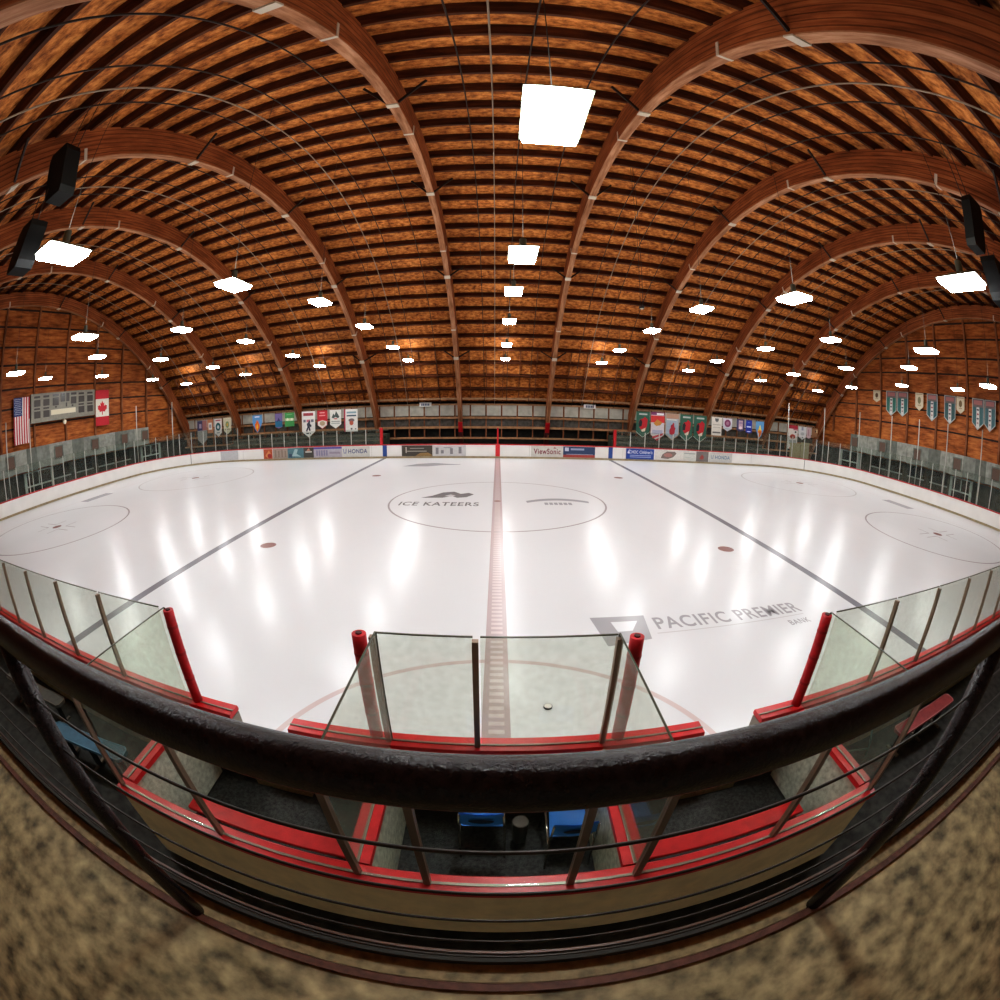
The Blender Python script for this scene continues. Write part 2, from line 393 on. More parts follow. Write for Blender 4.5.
def fascia(X, sg, y0, y1, side, vents, off):
    f = thing('wall_panelling', 'band of grey panels with square vents along the %s end wall' % side, 'wall panelling', (X, (y0+y1)/2, 2.1))
    y = y0; i = off
    while y < y1-.2:
        w = min([1.5, 1.75, 1.2][i % 3], y1-y)
        MB().bx(min(X,X-sg*.45), max(X,X-sg*.45), y+.015, y+w-.015, 2.15+.05*(i % 2), 3.9).build('panel', ['fascia_a','fascia_b','fascia_c','fascia_a'][(i*7) % 4], f)
        y += w; i += 1
    for vy in vents:
        v = MB(); xx = X-sg*.47
        for a0,a1,c0,c1 in ((-.55,.55,.45,.55),(-.55,.55,-.55,-.45),(-.55,-.45,-.45,.45),(.45,.55,-.45,.45)):
            v.bx(min(xx,xx-sg*.06), max(xx,xx-sg*.06), vy+a0, vy+a1, 3.1+c0, 3.1+c1)
        vo = v.build('vent', 'fascia_c', f)
        MB().bx(min(xx,xx-sg*.02), max(xx,xx-sg*.02), vy-.45, vy+.45, 2.65, 3.55).build('grille', C(.16,.10,.075), vo)
    return f
fascia(XL, -1, -22., 15.9, 'left', (-8.6, -2.9, 2.9, 7.7, 12., 15.2), 0)
fascia(XR, 1, -22., 16.4, 'right', (-8., -3.7, 1.0, 6.2, 11.2, 15.6), 1)

def doorway(nm, X, sg, y0, y1, lab):
    o = struct(MB().bx(X-.03, X+.03, y0+.12, y1-.12, .1, 2.0).build(nm, 'darkglass'), lab)
    b = MB(); xx = X-sg*.05
    for a0,a1,c0,c1 in ((y0,y0+.3,0,2.3),(y1-.3,y1,0,2.3),(y0+.3,y1-.3,1.95,2.3),(y0+.3,y1-.3,.85,.97),((y0+y1)/2-.05,(y0+y1)/2+.05,.97,1.95)):
        b.bx(xx-.08, xx+.08, a0, a1, c0, c1)
    b.build('door_frame', 'frame', o)
doorway('door_1', XL-.3, -1, -1.2, 2.4, 'dark doorway with pale green frame under the left wall panels')
doorway('door_2', XL-.3, -1, 15.0, 18.4, 'dark doorway with pale green frame near the left far corner')
doorway('door_3', XR+.3, 1, -.8, 2.0, 'dark doorway with pale green frame under the right wall panels')
doorway('door_4', XR+.3, 1, 15.2, 18.6, 'dark doorway with pale green frame near the right far corner')
# pale screens standing behind the right far corner glass
t = thing('plywood_screen', 'pale olive plywood screen behind the glass of the right far corner', 'screen', (29.6, 17.2, 0))
MB().bx(28.2, 29.6, 17.1, 17.16, 0, 2.2).build('board', C(.34,.30,.17), t); MB().bx(29.68, 30.9, 17.1, 17.16, 0, 2.35).build('board', C(.37,.33,.2), t)
MB().bx(28.15, 30.95, 17.17, 17.25, 2.1, 2.2).build('top_rail', C(.46,.4,.24), t)

# ------------------------------------------------------------------ far side wall and near side wall
b = MB().bx(XL-2, XR+2, 24.0, 24.25, -.05, 4.6)
wb = struct(b.build('wall_back', 'darkpanel'), 'low far side wall under the eaves with grey panels and timber rails')
MB().bx(XL-2, XR+2, 22.3, 24.2, 4.5, 4.7).build('eaves_board', 'trimwood', wb)
for k in range(51):
    x = XL+.35+1.45*k
    MB().bx(x+.05, x+1.37, 22.95, 23.0, 3.02, 4.05).build('panel', 'greypanel', wb, 'pale grey panel')
for k in range(51):
    x = XL+.35+1.45*k; MB().bx(x-.05, x+.05, 22.9, 23.3, 1.0, 4.1).build('stud', 'stud', wb)
for z, h in ((2.86, .13), (1.95, .13), (4.1, .1), (.95, .1)):
    MB().bx(XL, XR, 22.82, 23.1, z-h, z+h*.6).build('rail', 'trimwood', wb)
MB().bx(XL, XR, 23.05, 23.1, 2.05, 2.8).build('mesh_panel', 'meshgrey', wb)
for x in (-7.34, 8.0):
    s = thing('sign', 'small white sign with dark lettering under the eaves, %s of the centre line' % ('left' if x < 0 else 'right'), 'sign', (x+.57, 22.75, 3.9))
    MB().bx(x, x+1.15, 22.72, 22.76, 3.9, 4.28).build('board', C(.75,.75,.72), s)
    b = MB()
    for q in range(5): b.bx(x+.2+q*.16, x+.31+q*.16, 22.705, 22.72, 3.98, 4.2)
    b.build('lettering', C(.10,.12,.2), s)
# bleachers left and right of the far players' bench
def bleacher(x0, x1, lab):
    t = thing('bleacher', lab, 'bleachers', ((x0+x1)/2, 20, 0))
    for k in range(4):
        y = 17.6+1.25*k
        MB().bx(x0, x1, y, y+1.25, 0, .35+.38*k).build('step', 'bleach', t)
        MB().bx(x0, x1, y+.55, y+.95, .62+.38*k, .68+.38*k).build('seat', 'bleach2', t)
        xx = x0+1
        while xx < x1: MB().bx(xx-.04, xx+.04, y+.7, y+.8, .35+.38*k, .62+.38*k).build('support', 'blackmat', t); xx += 2.5
bleacher(-27.5, -10.2, 'dark green stepped bleachers behind the far glass on the left')
bleacher(10.4, 27.5, 'dark green stepped bleachers behind the far glass on the right')
# red padding round the arch feet and the middle post at the far bench
for k in (4, 5):
    o = BEAMS[k]; x = ARX[k]
    arch_box(MB(), x-.20, x+.20, R_IN-.06, R_IN+.05, 59.2, 61.6, 4).build('foot_pad', 'pad', o, 'red pad on the arch foot')
    arch_box(MB(), x-.21, x+.21, R_IN-.08, R_IN+.05, 61.6, 64.5, 4).build('foot_pad', 'paddark', o, 'dark red pad on the arch foot')
# far bench plank
t = thing('bench', 'long timber players bench behind the far boards in the middle', 'bench', (0, 17.2, 0))
MB().bx(-8.6, 8.7, 17.0, 17.45, .42, .48).build('seat', 'trimwood', t)
for x in (-7.5, -4.5, -1.5, 1.5, 4.5, 7.5): MB().bx(x-.04, x+.04, 17.05, 17.4, 0, .42).build('leg', 'blackmat', t)

b = MB().bx(XL-2, XR+2, -22.4, -22.2, 2.6, 6.6); b.bx(XL-2, XR+2, -18.9, -18.7, -.05, 2.4)
struct(b.build('wall_front', 'greypanel'), 'near side wall behind the balcony')

# ------------------------------------------------------------------ floor and ice
struct(MB().bx(XL-2, XR+2, -24.3, 24.3, -.3, -.04).build('floor', 'rubber'), 'dark rubber floor around the rink')
HL, HW, CR = 30.1, 15.0, 7.5
def arc(cx, cy, a0, a1, n=20):
    return [(cx+CR*math.cos(math.radians(a0+(a1-a0)*i/n)), cy+CR*math.sin(math.radians(a0+(a1-a0)*i/n)), math.cos(math.radians(a0+(a1-a0)*i/n)), math.sin(math.radians(a0+(a1-a0)*i/n))) for i in range(n+1)]
XC, YC = HL-CR, HW-CR
end_l = arc(-XC, YC, 90, 180)+arc(-XC, -YC, 180, 270)
end_r = arc(XC, YC, 90, 0)+arc(XC, -YC, 0, -90)
outline = [(p[0],p[1]) for p in end_l]+[(p[0],p[1]) for p in reversed(end_r)]
b = MB(); nn = len(outline)
b.add([(x,y,0) for x,y in outline]+[(x,y,-.05) for x,y in outline], [tuple(range(nn))]+[(k,(k+1)%nn,nn+(k+1)%nn,nn+k) for k in range(nn)])
ice = struct(b.build('ice_floor', 'ice'), 'glossy white sheet of rink ice')
XB = 8.716
Z1, Z2, Z3 = .003, .005, .007
for s in (-1, 1):
    MB().flat([(s*XB-.15,-HW+.02),(s*XB+.15,-HW+.02),(s*XB+.15,HW-.02),(s*XB-.15,HW-.02)], Z1).build('blue_line', 'grey_line', ice, 'faded grey-blue line across the ice')
    MB().flat([(s*26.1-.04,-12),(s*26.1+.04,-12),(s*26.1+.04,12),(s*26.1-.04,12)], Z1).build('goal_line', 'red_pale', ice, 'faded pink goal line')
    MB().flat([(s*25.0,-1.3),(s*26.0,-1.3),(s*26.0,1.3),(s*25.0,1.3)], Z1+.001).build('goal_crease', 'logo_soft', ice, 'grey goal crease patch')
MB().flat([(-.19,-HW+.02),(.19,-HW+.02),(.19,HW-.02),(-.19,HW-.02)], Z1).build('centre_line', 'red_line', ice, 'faded pink centre line')
b = MB(); y = -HW+.1
while y < HW-.1:
    b.flat([(-.19,y),(.19,y),(.19,y+.06),(.11,y+.085),(-.11,y+.085),(-.19,y+.06)], Z2); b.flat([(-.19,y),(-.10,y),(-.10,y+.17),(-.19,y+.17)], Z2+.001); b.flat([(.11,y),(.19,y),(.19,y+.17),(.11,y+.17)], Z2+.001); y += .17
b.build('centre_line_check', 'red_dash', ice, 'darker checks on the centre line')
b = MB(); y = -HW+.1
MB().ring((0,0), 4.50, 4.58, Z1+.001).build('centre_circle', 'thin_line', ice, 'thin grey centre circle')
MB().ring((0,0), 0, .15, Z3, n=24).build('centre_dot', 'dot_red', ice)
MB().ring((0,-HW), 2.95, 3.05, Z1+.001, 0, PI).build('referee_crease', 'red_line', ice, 'faded pink half circle by the near boards')
for sx in (-1, 1):
    for sy in (-1, 1):
        c = (sx*21.0, sy*6.56)
        MB().ring(c, 4.48, 4.58, Z1).build('face_off_circle', 'soft_line' if sy > 0 else 'thin_line', ice, 'thin grey face-off circle')
        MB().ring(c, 0, .3, Z2, n=28).build('face_off_dot', 'dot_red', ice)
        b = MB()
        for hx in (-1, 1):
            for hy in (-1, 1):
                x, y = c[0]+hx*.6, c[1]+hy*.25
                b.flat([(x,y),(x+hx*1.1,y),(x+hx*1.1,y+hy*.06),(x,y+hy*.06)] , Z1); b.flat([(x,y),(x+.06*hx,y),(x+.06*hx,y+hy*.85),(x,y+hy*.85)], Z1+.0005)
        b.build('face_off_hash', 'thin_line', ice)
        c = (sx*7.05, sy*6.56)
        MB().ring(c, 0, .27, Z2, n=28).build('neutral_dot', 'dot_red', ice, 'dark red neutral zone dot')
# logos frozen into the ice
b = MB()
b.flat([(-3.35,.55),(-2.9,1.0),(-2.5,1.75),(-2.0,1.95),(-1.65,1.45),(-1.3,1.7),(-1.05,1.35),(-1.35,.75),(-1.75,.6),(-2.0,.95),(-2.4,.6)], Z2)
b.build('ice_logo', 'logo', ice, 'dark winged animal emblem above the lettering')
MB().flat([(-2.35,.95),(-2.1,1.3),(-1.85,1.05),(-2.05,.8)], Z3).build('ice_logo_gap', 'logo_pale', ice)
lettering('ICE KATEERS', 'logo', ice, (-4.05,-.95,Z2), (1,0,0), (0,1,0), 3.3, .68, 'ice_lettering')
b = MB(); up = []; lo = []
for k in range(25):
    t = -1+2*k/24; up.append((2.55+1.35*t, .62-.55*t*t)); lo.append((2.55+1.35*t*.97, .22-.5*t*t))
b.flat(up+lo[::-1], Z2); b.build('ice_logo', 'logo_soft', ice, 'dark arched sponsor mark')
b = MB()
for q in range(6): b.flat([(1.95+q*.2,-.62),(2.1+q*.2,-.62),(2.1+q*.2,-.2),(1.95+q*.2,-.2)], Z2)
b.build('ice_logo', 'logo_soft', ice, 'grey mark under the arch')
b = MB(); b.flat([(-6.3,10.4),(-5.5,11.6),(-4.4,12.1),(-3.3,11.6),(-2.5,11.4),(-2.5,11.2),(-3.6,11.0),(-4.6,10.35)], Z2); b.build('ice_logo', 'logo_soft', ice, 'grey lens-shaped patch near the far boards')
b = MB(); b.flat([(1.82,-10.5),(2.95,-10.5),(2.83,-11.45),(1.95,-11.62)], Z2); b.build('ice_logo', 'logo_soft', ice, 'grey sponsor box')
MB().flat([(2.2,-10.72),(2.75,-10.72),(2.55,-11.1),(2.25,-11.12)], Z3).build('ice_logo_gap', 'ice', ice)
lettering('PACIFIC PREMIER', 'logo_soft', ice, (3.08,-11.12,Z2), (1,.015,0), (0,1,0), 3.75, .5, 'ice_lettering')
MB().flat([(3.0,-11.28),(6.75,-11.2),(6.75,-11.17),(3.0,-11.25)], Z2).build('ice_underline', 'logo_pale', ice)
lettering('BANK', 'logo_soft', ice, (6.1,-11.6,Z2), (1,.02,0), (0,1,0), .62, .22, 'ice_lettering')
o = MB().cyl((.72,-13.24,.008), .062, .025, 24).build('puck', 'blackmat'); MB().cyl((.72,-13.24,.033), .054, .003, 24).build('face', 'puck', o, 'white face'); tag(o, 'small white puck with a dark rim lying on the ice behind the near centre glass', 'puck')

# ------------------------------------------------------------------ rink boards
def resample(path, step):
    """points every step metres along the path"""
    out = [path[0]]; acc = 0.; tot = sum(math.dist(path[i][:2], path[i+1][:2]) for i in range(len(path)-1))
    m = max(1, round(tot/step)); st = tot/m; nxt = st
    for i in range(len(path)-1):
        L = math.dist(path[i][:2], path[i+1][:2])
        while L > 0 and nxt <= acc+L+1e-6 and len(out) < m+1:
            f = (nxt-acc)/L; out.append(tuple(path[i][j]+(path[i+1][j]-path[i][j])*f for j in range(4))); nxt += st
        acc += L
    return out
def boards(label, path, near=False, inner='white', glass=(), redstub=False):
    mid = path[len(path)//2]
    t = thing('rink_boards', label, 'rink boards', (mid[0], mid[1], 0))
    capm = 'capbright' if near else 'cap'
    MB().sweep(path, [(.0,.14),(.10,.14),(.10,1.0),(.0,1.0)]).build('board_panel', 'white', t)
    MB().sweep(path, [(-.015,-.02),(.12,-.02),(.12,.14),(-.015,.14)]).build('kick_plate', 'kick', t, 'tan kick plate')
    MB().sweep(path, [(-.02,1.0),(.165,1.0),(.175,1.02),(.165,1.06),(-.02,1.06),(-.03,1.02)] if near else [(-.02,1.0),(.16,1.0),(.16,1.07),(-.02,1.07)]).build('cap_rail', capm, t, 'red cap rail')
    if near:
        MB().sweep(path, [(.10,.0),(.15,.0),(.15,1.0),(.10,1.0)]).build('bench_face', 'hdpe', t, 'stained white face on the bench side')
        MB().sweep(path, [(.075,1.06),(.097,1.06),(.097,1.07),(.075,1.07)]).build('glass_channel', 'alu', t, 'metal glass channel')
    return t
def glazing(t, path, ztop, step, gm, pm, off=.085, posts=True, pw=.05, first=True, last=True):
    ps = resample(path, step)
    P = [(p[0]+p[2]*off, p[1]+p[3]*off) for p in ps]
    for i in range(len(P)-1):
        zt = ztop(ps[i][0], ps[i][1])
        a, c = Vector((*P[i], 0)), Vector((*P[i+1], 0)); d = (c-a).normalized()*.02
        h = zt-1.07
        o = MB().bar(a+d+Vector((0,0,1.07+h/2)), c-d+Vector((0,0,1.07+h/2)), .014, h).build('glass_pane', gm, t)
        if gm == 'glass':
            MB().bar(a+d+Vector((0,0,zt)), c-d+Vector((0,0,zt)), .016, .01).build('pane_edge', 'edge', o, 'dark top edge of the glass')
    for i, p in enumerate(P):
        if (i == 0 and not first) or (i == len(P)-1 and not last): continue
        q = ps[i]; zt = ztop(q[0], q[1])-.03
        MB().bar((p[0]+q[2]*.012,p[1]+q[3]*.012,1.04),(p[0]+q[2]*.012,p[1]+q[3]*.012,zt), pw, pw*1.1, (q[2],q[3],0)).build('glass_post', pm, t)
S = lambda x0, x1, y, ny, n=2: [(x0+(x1-x0)*i/(n-1), y, 0, ny) for i in range(n)]
side = lambda x, y: 2.28
endz = lambda x, y: 2.95
t = boards('white rink boards along the far side of the ice', S(-XC, XC, HW, 1))
glazing(t, S(-9.05, -XC, HW, 1), side, 1.22, 'glassfar', 'postlight', pw=.055)
glazing(t, S(9.1, XC, HW, 1), side, 1.22, 'glassfar', 'postlight', pw=.055)
for x in (-XB, XB):
    MB().bx(x-.17, x+.17, HW-.012, HW+.01, .0, 1.0).build('blue_stripe', C(.03,.08,.30), t, 'blue stripe on the boards')
MB().bx(-.17, .17, HW-.012, HW+.01, .0, 1.0).build('red_stripe', C(.62,.03,.04), t, 'red stripe on the boards')
x = -22.
while x < 22: MB().bx(x-.008, x+.008, HW-.006, HW+.01, .15, .99).build('panel_joint', C(.5,.48,.45), t); x += 1.22*2
for x in (-9.0, 9.05):
    o = MB().bx(x-.10, x+.10, HW+.02, HW+.26, 1.05, 2.35).build('end_pad', 'pad', t, 'red padded end post')
b = MB().bx(-.06, .06, HW+.06, HW+.16, 1.05, 2.3); b.build('middle_post', 'pad', t, 'thin red post at the centre line')
t = boards('white rink boards curving round the left end of the ice', end_l)
glazing(t, end_l, endz, 1.22, 'glassfar', 'postlight', pw=.055)
t2 = boards('white rink boards curving round the right end of the ice', end_r)
glazing(t2, end_r, endz, 1.22, 'glassfar', 'postlight', pw=.055)
for t_, pts, nm in ((t, ((-28.4,12.3),(-30.05,8.9),(-30.12,-3.2),(-30.12,-5.5)), 0), (t2, ((25.55,14.4),(28.45,12.3),(30.0,8.9),(30.12,4.95),(30.12,1.8),(30.12,-1.25),(30.12,-4.7)), 1)):
    for x, y in pts: MB().tube([(x*1.004,y*1.004,1.0),(x*1.004,y*1.004,5.85)], .045, 8).build('net_pole', 'postlight', t_, 'tall pale netting pole')
for t_, sx in ((t, -1), (t2, 1)):
    a = math.radians(52 if sx > 0 else 128); x, y = sx*XC+CR*math.cos(a), YC+CR*math.sin(a)
    MB().bar((x*.999,y*.999,.14),(x*.999,y*.999,1.0), .04, .02, (math.cos(a),math.sin(a),0)).build('gate_joint', 'blackmat', t_, 'dark gate joint')
NY = -HW
tl = boards('near rink boards with a red top left of the open gates', S(-XC, -2.78, NY, -1), near=True)
glazing(tl, S(-3.43, -3.43-1.262*15, NY, -1), lambda x, y: 2.22, 1.262, 'glass', 'post', first=False)
tr = boards('near rink boards with a red top right of the open gates', S(2.77, XC, NY, -1), near=True)
glazing(tr, S(3.45, 3.45+1.262*15, NY, -1), lambda x, y: 2.22, 1.262, 'glass', 'post', first=False)
tc = boards('short near rink boards with a red top in front of the scorers box', S(-2.05, 2.05, NY, -1), near=True)
glazing(tc, S(-1.0, -.17, NY, -1), lambda x, y: 2.27, 1.0, 'glass', 'post')
glazing(tc, S(-.15, .985, NY, -1), lambda x, y: 2.27, 1.3, 'glass', 'post', first=False)
for x, tt in ((-2.78, tl), (2.77, tr), (-2.05, tc), (2.05, tc)):
    MB().bx(x-.012, x+.012, NY-.17, NY+.0, .0, 1.0).build('gate_edge', 'alu', tt, 'bare metal gate edge')
b = MB().bx(-2.78, -2.05, NY-.2, NY-.08, -.03, .10); o = b.build('threshold', 'olive'); tag(o, 'tan threshold of the open gate left of the scorers box', 'threshold')
b = MB().bx(2.05, 2.77, NY-.2, NY-.08, -.03, .10); o = b.build('threshold', 'olive'); tag(o, 'tan threshold of the open gate right of the scorers box', 'threshold')
for x0, x1, tt in ((-XC, -3.4, tl), (3.4, XC, tr)): MB().bx(x0, x1, NY-.24, NY-.162, 0, .13).build('foot_sill', 'olive', tt, 'tan sill at the foot of the boards')

def red_post(x, y, h, r, lab, lean=0.):
    t = thing('padded_post', lab, 'padded post', (x, y, 1.06))
    pts = [(x+lean*k/8, y, 1.06+(h-1.06)*k/8) for k in range(9)]
    b = MB(); b.tube(pts, r, 16); b.build('padding', 'pad', t)
    for k in (2.1, 4.4, 6.6):
        z = 1.06+(h-1.06)*k/8; MB().cyl((x+lean*k/8, y, z), r*1.05, .03, 16).build('strap', C(.33,.008,.012), t)
    MB().cyl((x+lean, y, h), r*.45, .012, 12).build('post_top', 'paddark', t, 'dark open top of the post')
red_post(-3.31, NY-.07, 2.2, .062, 'red padded post at the end of the near left glass')
red_post(3.33, NY-.07, 2.2, .062, 'red padded post at the end of the near right glass')
red_post(-1.13, NY-.05, 2.23, .062, 'red padded post at the left edge of the scorers box glass')
red_post(1.15, NY-.05, 2.22, .062, 'red padded post at the right edge of the scorers box glass')

# ------------------------------------------------------------------ penalty boxes and scorers box
YB = -16.65
def low_wall(nm, lab, x0, x1, y0, y1):
    """low box wall with red cap, beige outside, stained inside"""
    t = thing(nm, lab, 'box wall', ((x0+x1)/2, (y0+y1)/2, 0))
    return t
bw = thing('box_wall', 'long beige back wall of the penalty and scorers boxes with a red top', 'low wall', (0, YB, 0))
MB().bx(-3.39, 3.39, YB-.05, YB-.03, 0, 1.0).build('outer_panel', 'beige', bw, 'beige outer panel')
MB().bx(-3.37, 3.37, YB-.03, YB+.05, 0, 1.0).build('inner_panel', 'hdpe', bw)
MB().rbx(-3.42, 3.42, YB-.09, YB+.09, 1.0, 1.06, .012).build('cap_rail', 'capbright', bw, 'red cap rail')
MB().bx(-3.37, 3.37, YB-.012, YB+.012, 1.06, 1.07).build('glass_channel', 'alu', bw, 'metal glass channel')
mull = [-3.36, -2.12, -.95, -.46, .50, .97, 2.14, 3.38]
for i in range(7):
    p = MB().bx(mull[i]+.025, mull[i+1]-.025, YB-.006, YB+.006, 1.075, 2.2).build('glass_pane', 'glassclear', bw)
for x in mull: MB().bx(x-.024, x+.024, YB-.024, YB+.024, 1.06, 2.2).build('glass_post', 'post', bw)
for x, lab in ((-3.36, 'side wall with a red top at the left of the left penalty box'), (3.38, 'side wall with a red top at the right of the right penalty box'), (-.975, 'dividing wall with a red top between left penalty box and scorers box'), (.985, 'dividing wall with a red top between scorers box and right penalty box')):
    y0, y1 = YB+.1, NY-.21
    t = thing('divider_wall', lab, 'low wall', (x, (y0+y1)/2, 0))
    MB().bx(x-.05, x+.05, y0, y1, 0, 1.0).build('panel', 'hdpe', t)
    b = MB(); b.bx(x-.09, x+.09, y0, y1, 1.0, 1.06); b.build('cap_rail', 'capbright', t, 'red cap rail')
    MB().bx(x-.012, x+.012, y0, y1, 1.06, 1.07).build('glass_channel', 'alu', t, 'metal glass channel')
    zt = 2.22 if abs(x) > 2 else 2.27
    g = MB().bx(x-.006, x+.006, y0-.04, y1+.13, 1.075, zt).build('glass_pane', 'glass', t)
    MB().bx(x-.007, x+.007, y0-.04, y1+.13, zt, zt+.008).build('pane_edge', 'edge', g, 'dark top edge of the glass')
    MB().bx(x-.01, x+.01, y1+.13, y1+.14, 1.075, zt).build('pane_edge', 'edge', g)
for s, lab in ((-1, 'red timber bench inside the left penalty box'), (1, 'red timber bench inside the right penalty box')):
    x0, x1 = sorted((s*3.05, s*1.2))
    t = thing('penalty_bench', lab, 'bench', ((x0+x1)/2, -16.2, 0))
    MB().rbx(x0, x1, -16.22, -16.02, .43, .48, .008).build('seat', 'capbright', t, 'front seat plank')
    MB().rbx(x0, x1, -16.45, -16.29, .43, .48, .008).build('seat', 'capbright', t, 'rear seat plank')
    MB().bx(x0, x1, -16.26, -16.245, .40, .45).build('rail', 'blackmat', t)
    for x in (x0+.15, x1-.15): MB().bx(x-.03, x+.03, -16.43, -16.05, 0, .43).build('leg', 'blackmat', t)
def slab(x0, x1, y0, y1, nm, m, lab, cat):
    o = MB().bx(x0, x1, y0, y1, -.04, -.02).build(nm, m); tag(o, lab, cat)
slab(-3.3, 3.3, YB+.06, NY-.22, 'rubber_mat', 'rubber2', 'black speckled rubber matting inside the penalty and scorers boxes', 'mat')

def chair(x, y, lab):
    t = thing('stacking_chair', lab, 'chair', (x, y, 0))
    w = .19
    b = MB(); n = 8; vs = []; fs = []
    for j in range(n+1):        # slightly dished seat
        u = -w+2*w*j/n
        for k in range(n+1):
            v = .38*k/n; vs.append((x+u*(1-.12*(k/n)), y+.03+v, .45-.025*math.sin(PI*j/n)*math.sin(PI*k/n)+(.0 if k < n else -.02)))
    for j in range(n):
        for k in range(n): a = j*(n+1)+k; fs.append((a,a+1,a+n+2,a+n+1))
    m = len(vs); vs += [(p[0],p[1],p[2]-.012) for p in vs]; fs += [tuple(q+m for q in reversed(f)) for f in fs]
    b.add(vs, fs); b.build('seat', 'chair', t, smooth=True)
    b = MB(); vs = []; fs = []
    for j in range(n+1):
        u = -w+2*w*j/n
        for k in range(n+1):
            v = .22*k/n; vs.append((x+u, y-.05-.03*math.cos(PI*(j/n-.5))-.1*k/n*.3, .62+v-.015*(abs(j/n-.5)*2)**4*(1 if k == n else 0)))
    for j in range(n):
        for k in range(n): a = j*(n+1)+k; fs.append((a,a+1,a+n+2,a+n+1))
    m = len(vs); vs += [(p[0],p[1]-.014,p[2]) for p in vs]; fs += [tuple(q+m for q in reversed(f)) for f in fs]
    bk = b.add(vs, fs).build('backrest', 'chair', t, smooth=True)
    el = [(.11*math.cos(2*PI*k/24), .05*math.sin(2*PI*k/24)) for k in range(24)]
    MB().prism(el, lambda a,c,d: (x+a, y-.118-d-.3*c+.25*a*a*2, .735+c), 0, .004).build('badge', C(.01,.02,.06), bk, 'dark oval on the chair back')
    for s in (-1, 1):
        MB().tube([(x+s*.21,y-.10,.0),(x+s*.205,y-.06,.42),(x+s*.20,y-.075,.6),(x+s*.19,y-.09,.80)], .011, 8).build('rear_leg', 'chrome', t)
        MB().tube([(x+s*.205,y-.06,.42),(x+s*.2,y+.36,.42),(x+s*.215,y+.42,.38),(x+s*.225,y+.46,0)], .011, 8).build('front_leg', 'chrome', t)
    MB().tube([(x-.2,y+.1,.42),(x+.2,y+.1,.42)], .009, 8).build('stretcher', 'chrome', t)
chair(-.125, -15.68, 'blue plastic chair with chrome legs in the scorers box, left one')
chair(.67, -15.83, 'blue plastic chair with chrome legs in the scorers box, right one')
t = thing('waste_bin', 'small round grey bin on the floor between the two blue chairs', 'bin', (.22, -15.55, 0))
MB().cyl((.235,-15.52,-.02), .065, .36, 20, .082).build('body', C(.05,.05,.045), t); MB().cyl((.235,-15.52,.335), .076, .012, 20).build('lid', C(.16,.15,.13), t)

# players' bench planks on both sides
def plank(nm, p0, p1, w, m, em, lab):
    t = thing(nm, lab, 'bench', ((p0[0]+p1[0])/2, (p0[1]+p1[1])/2, 0))
    d = (Vector(p1)-Vector(p0)).normalized(); nrm = Vector((-d.y, d.x))
    ch = .05; P0, P1 = Vector(p0), Vector(p1)
    poly = [P0+nrm*(w/2-ch), P0+d*ch+nrm*w/2, P1-d*ch+nrm*w/2, P1+nrm*(w/2-ch), P1-nrm*(w/2-ch), P1-d*ch-nrm*w/2, P0+d*ch-nrm*w/2, P0-nrm*(w/2-ch)]
    MB().prism([tuple(q) for q in poly], lambda a,c,z: (a,c,z), .40, .45).build('seat', m, t)
    b = MB(); n = len(poly)
    for k in range(n):
        a, c = poly[k], poly[(k+1)%n]; b.bar((a.x,a.y,.452),(c.x,c.y,.452), .015, .008)
    b.build('seat_edge', em, t, 'paler worn edge')
    for f in (.12, .5, .88):
        q = P0+(P1-P0)*f
        l = MB().bar((q.x,q.y,.0),(q.x,q.y,.4), .07, .07, (d.x,d.y,0)).build('leg', 'blackmat', t)
        MB().bar((q.x-nrm.x*w*.45,q.y-nrm.y*w*.45,.385),(q.x+nrm.x*w*.45,q.y+nrm.y*w*.45,.385), .06, .03).build('bracket', 'blackmat', l)
        MB().bar((q.x-nrm.x*w*.6,q.y-nrm.y*w*.6,.01),(q.x+nrm.x*w*.6,q.y+nrm.y*w*.6,.01), .05, .03).build('foot', 'alu', l, 'metal foot')
plank('players_bench', (-4.38,-15.93), (-5.95,-16.2), .27, 'blue_plank', 'blue_edge', 'blue plank bench on the dark floor left of the boxes')
plank('players_bench', (-6.3,-15.70), (-8.3,-15.92), .25, 'grey_plank', 'alu', 'grey plank bench beyond the blue one, left of the boxes')
plank('players_bench', (5.25,-15.75), (7.0,-15.72), .24, 'red_plank', C(.5,.2,.2), 'dull red plank bench on the dark floor right of the boxes')
t = thing('bench_trestle', 'thin teal metal trestle on the floor beside the dull red bench', 'trestle', (4.6,-15.55,0))
MB().tube([(4.35,-15.42,.2),(4.95,-15.55,.12)], .015, 8).build('bar', C(.13,.22,.2), t); MB().tube([(4.95,-15.55,.12),(4.88,-15.45,.45)], .015, 8).build('leg', C(.13,.22,.2), t)
MB().tube([(4.35,-15.42,.2),(4.35,-15.42,0)], .015, 8).build('leg', C(.13,.22,.2), t); MB().tube([(4.95,-15.55,.12),(4.95,-15.55,0)], .015, 8).build('leg', C(.13,.22,.2), t)

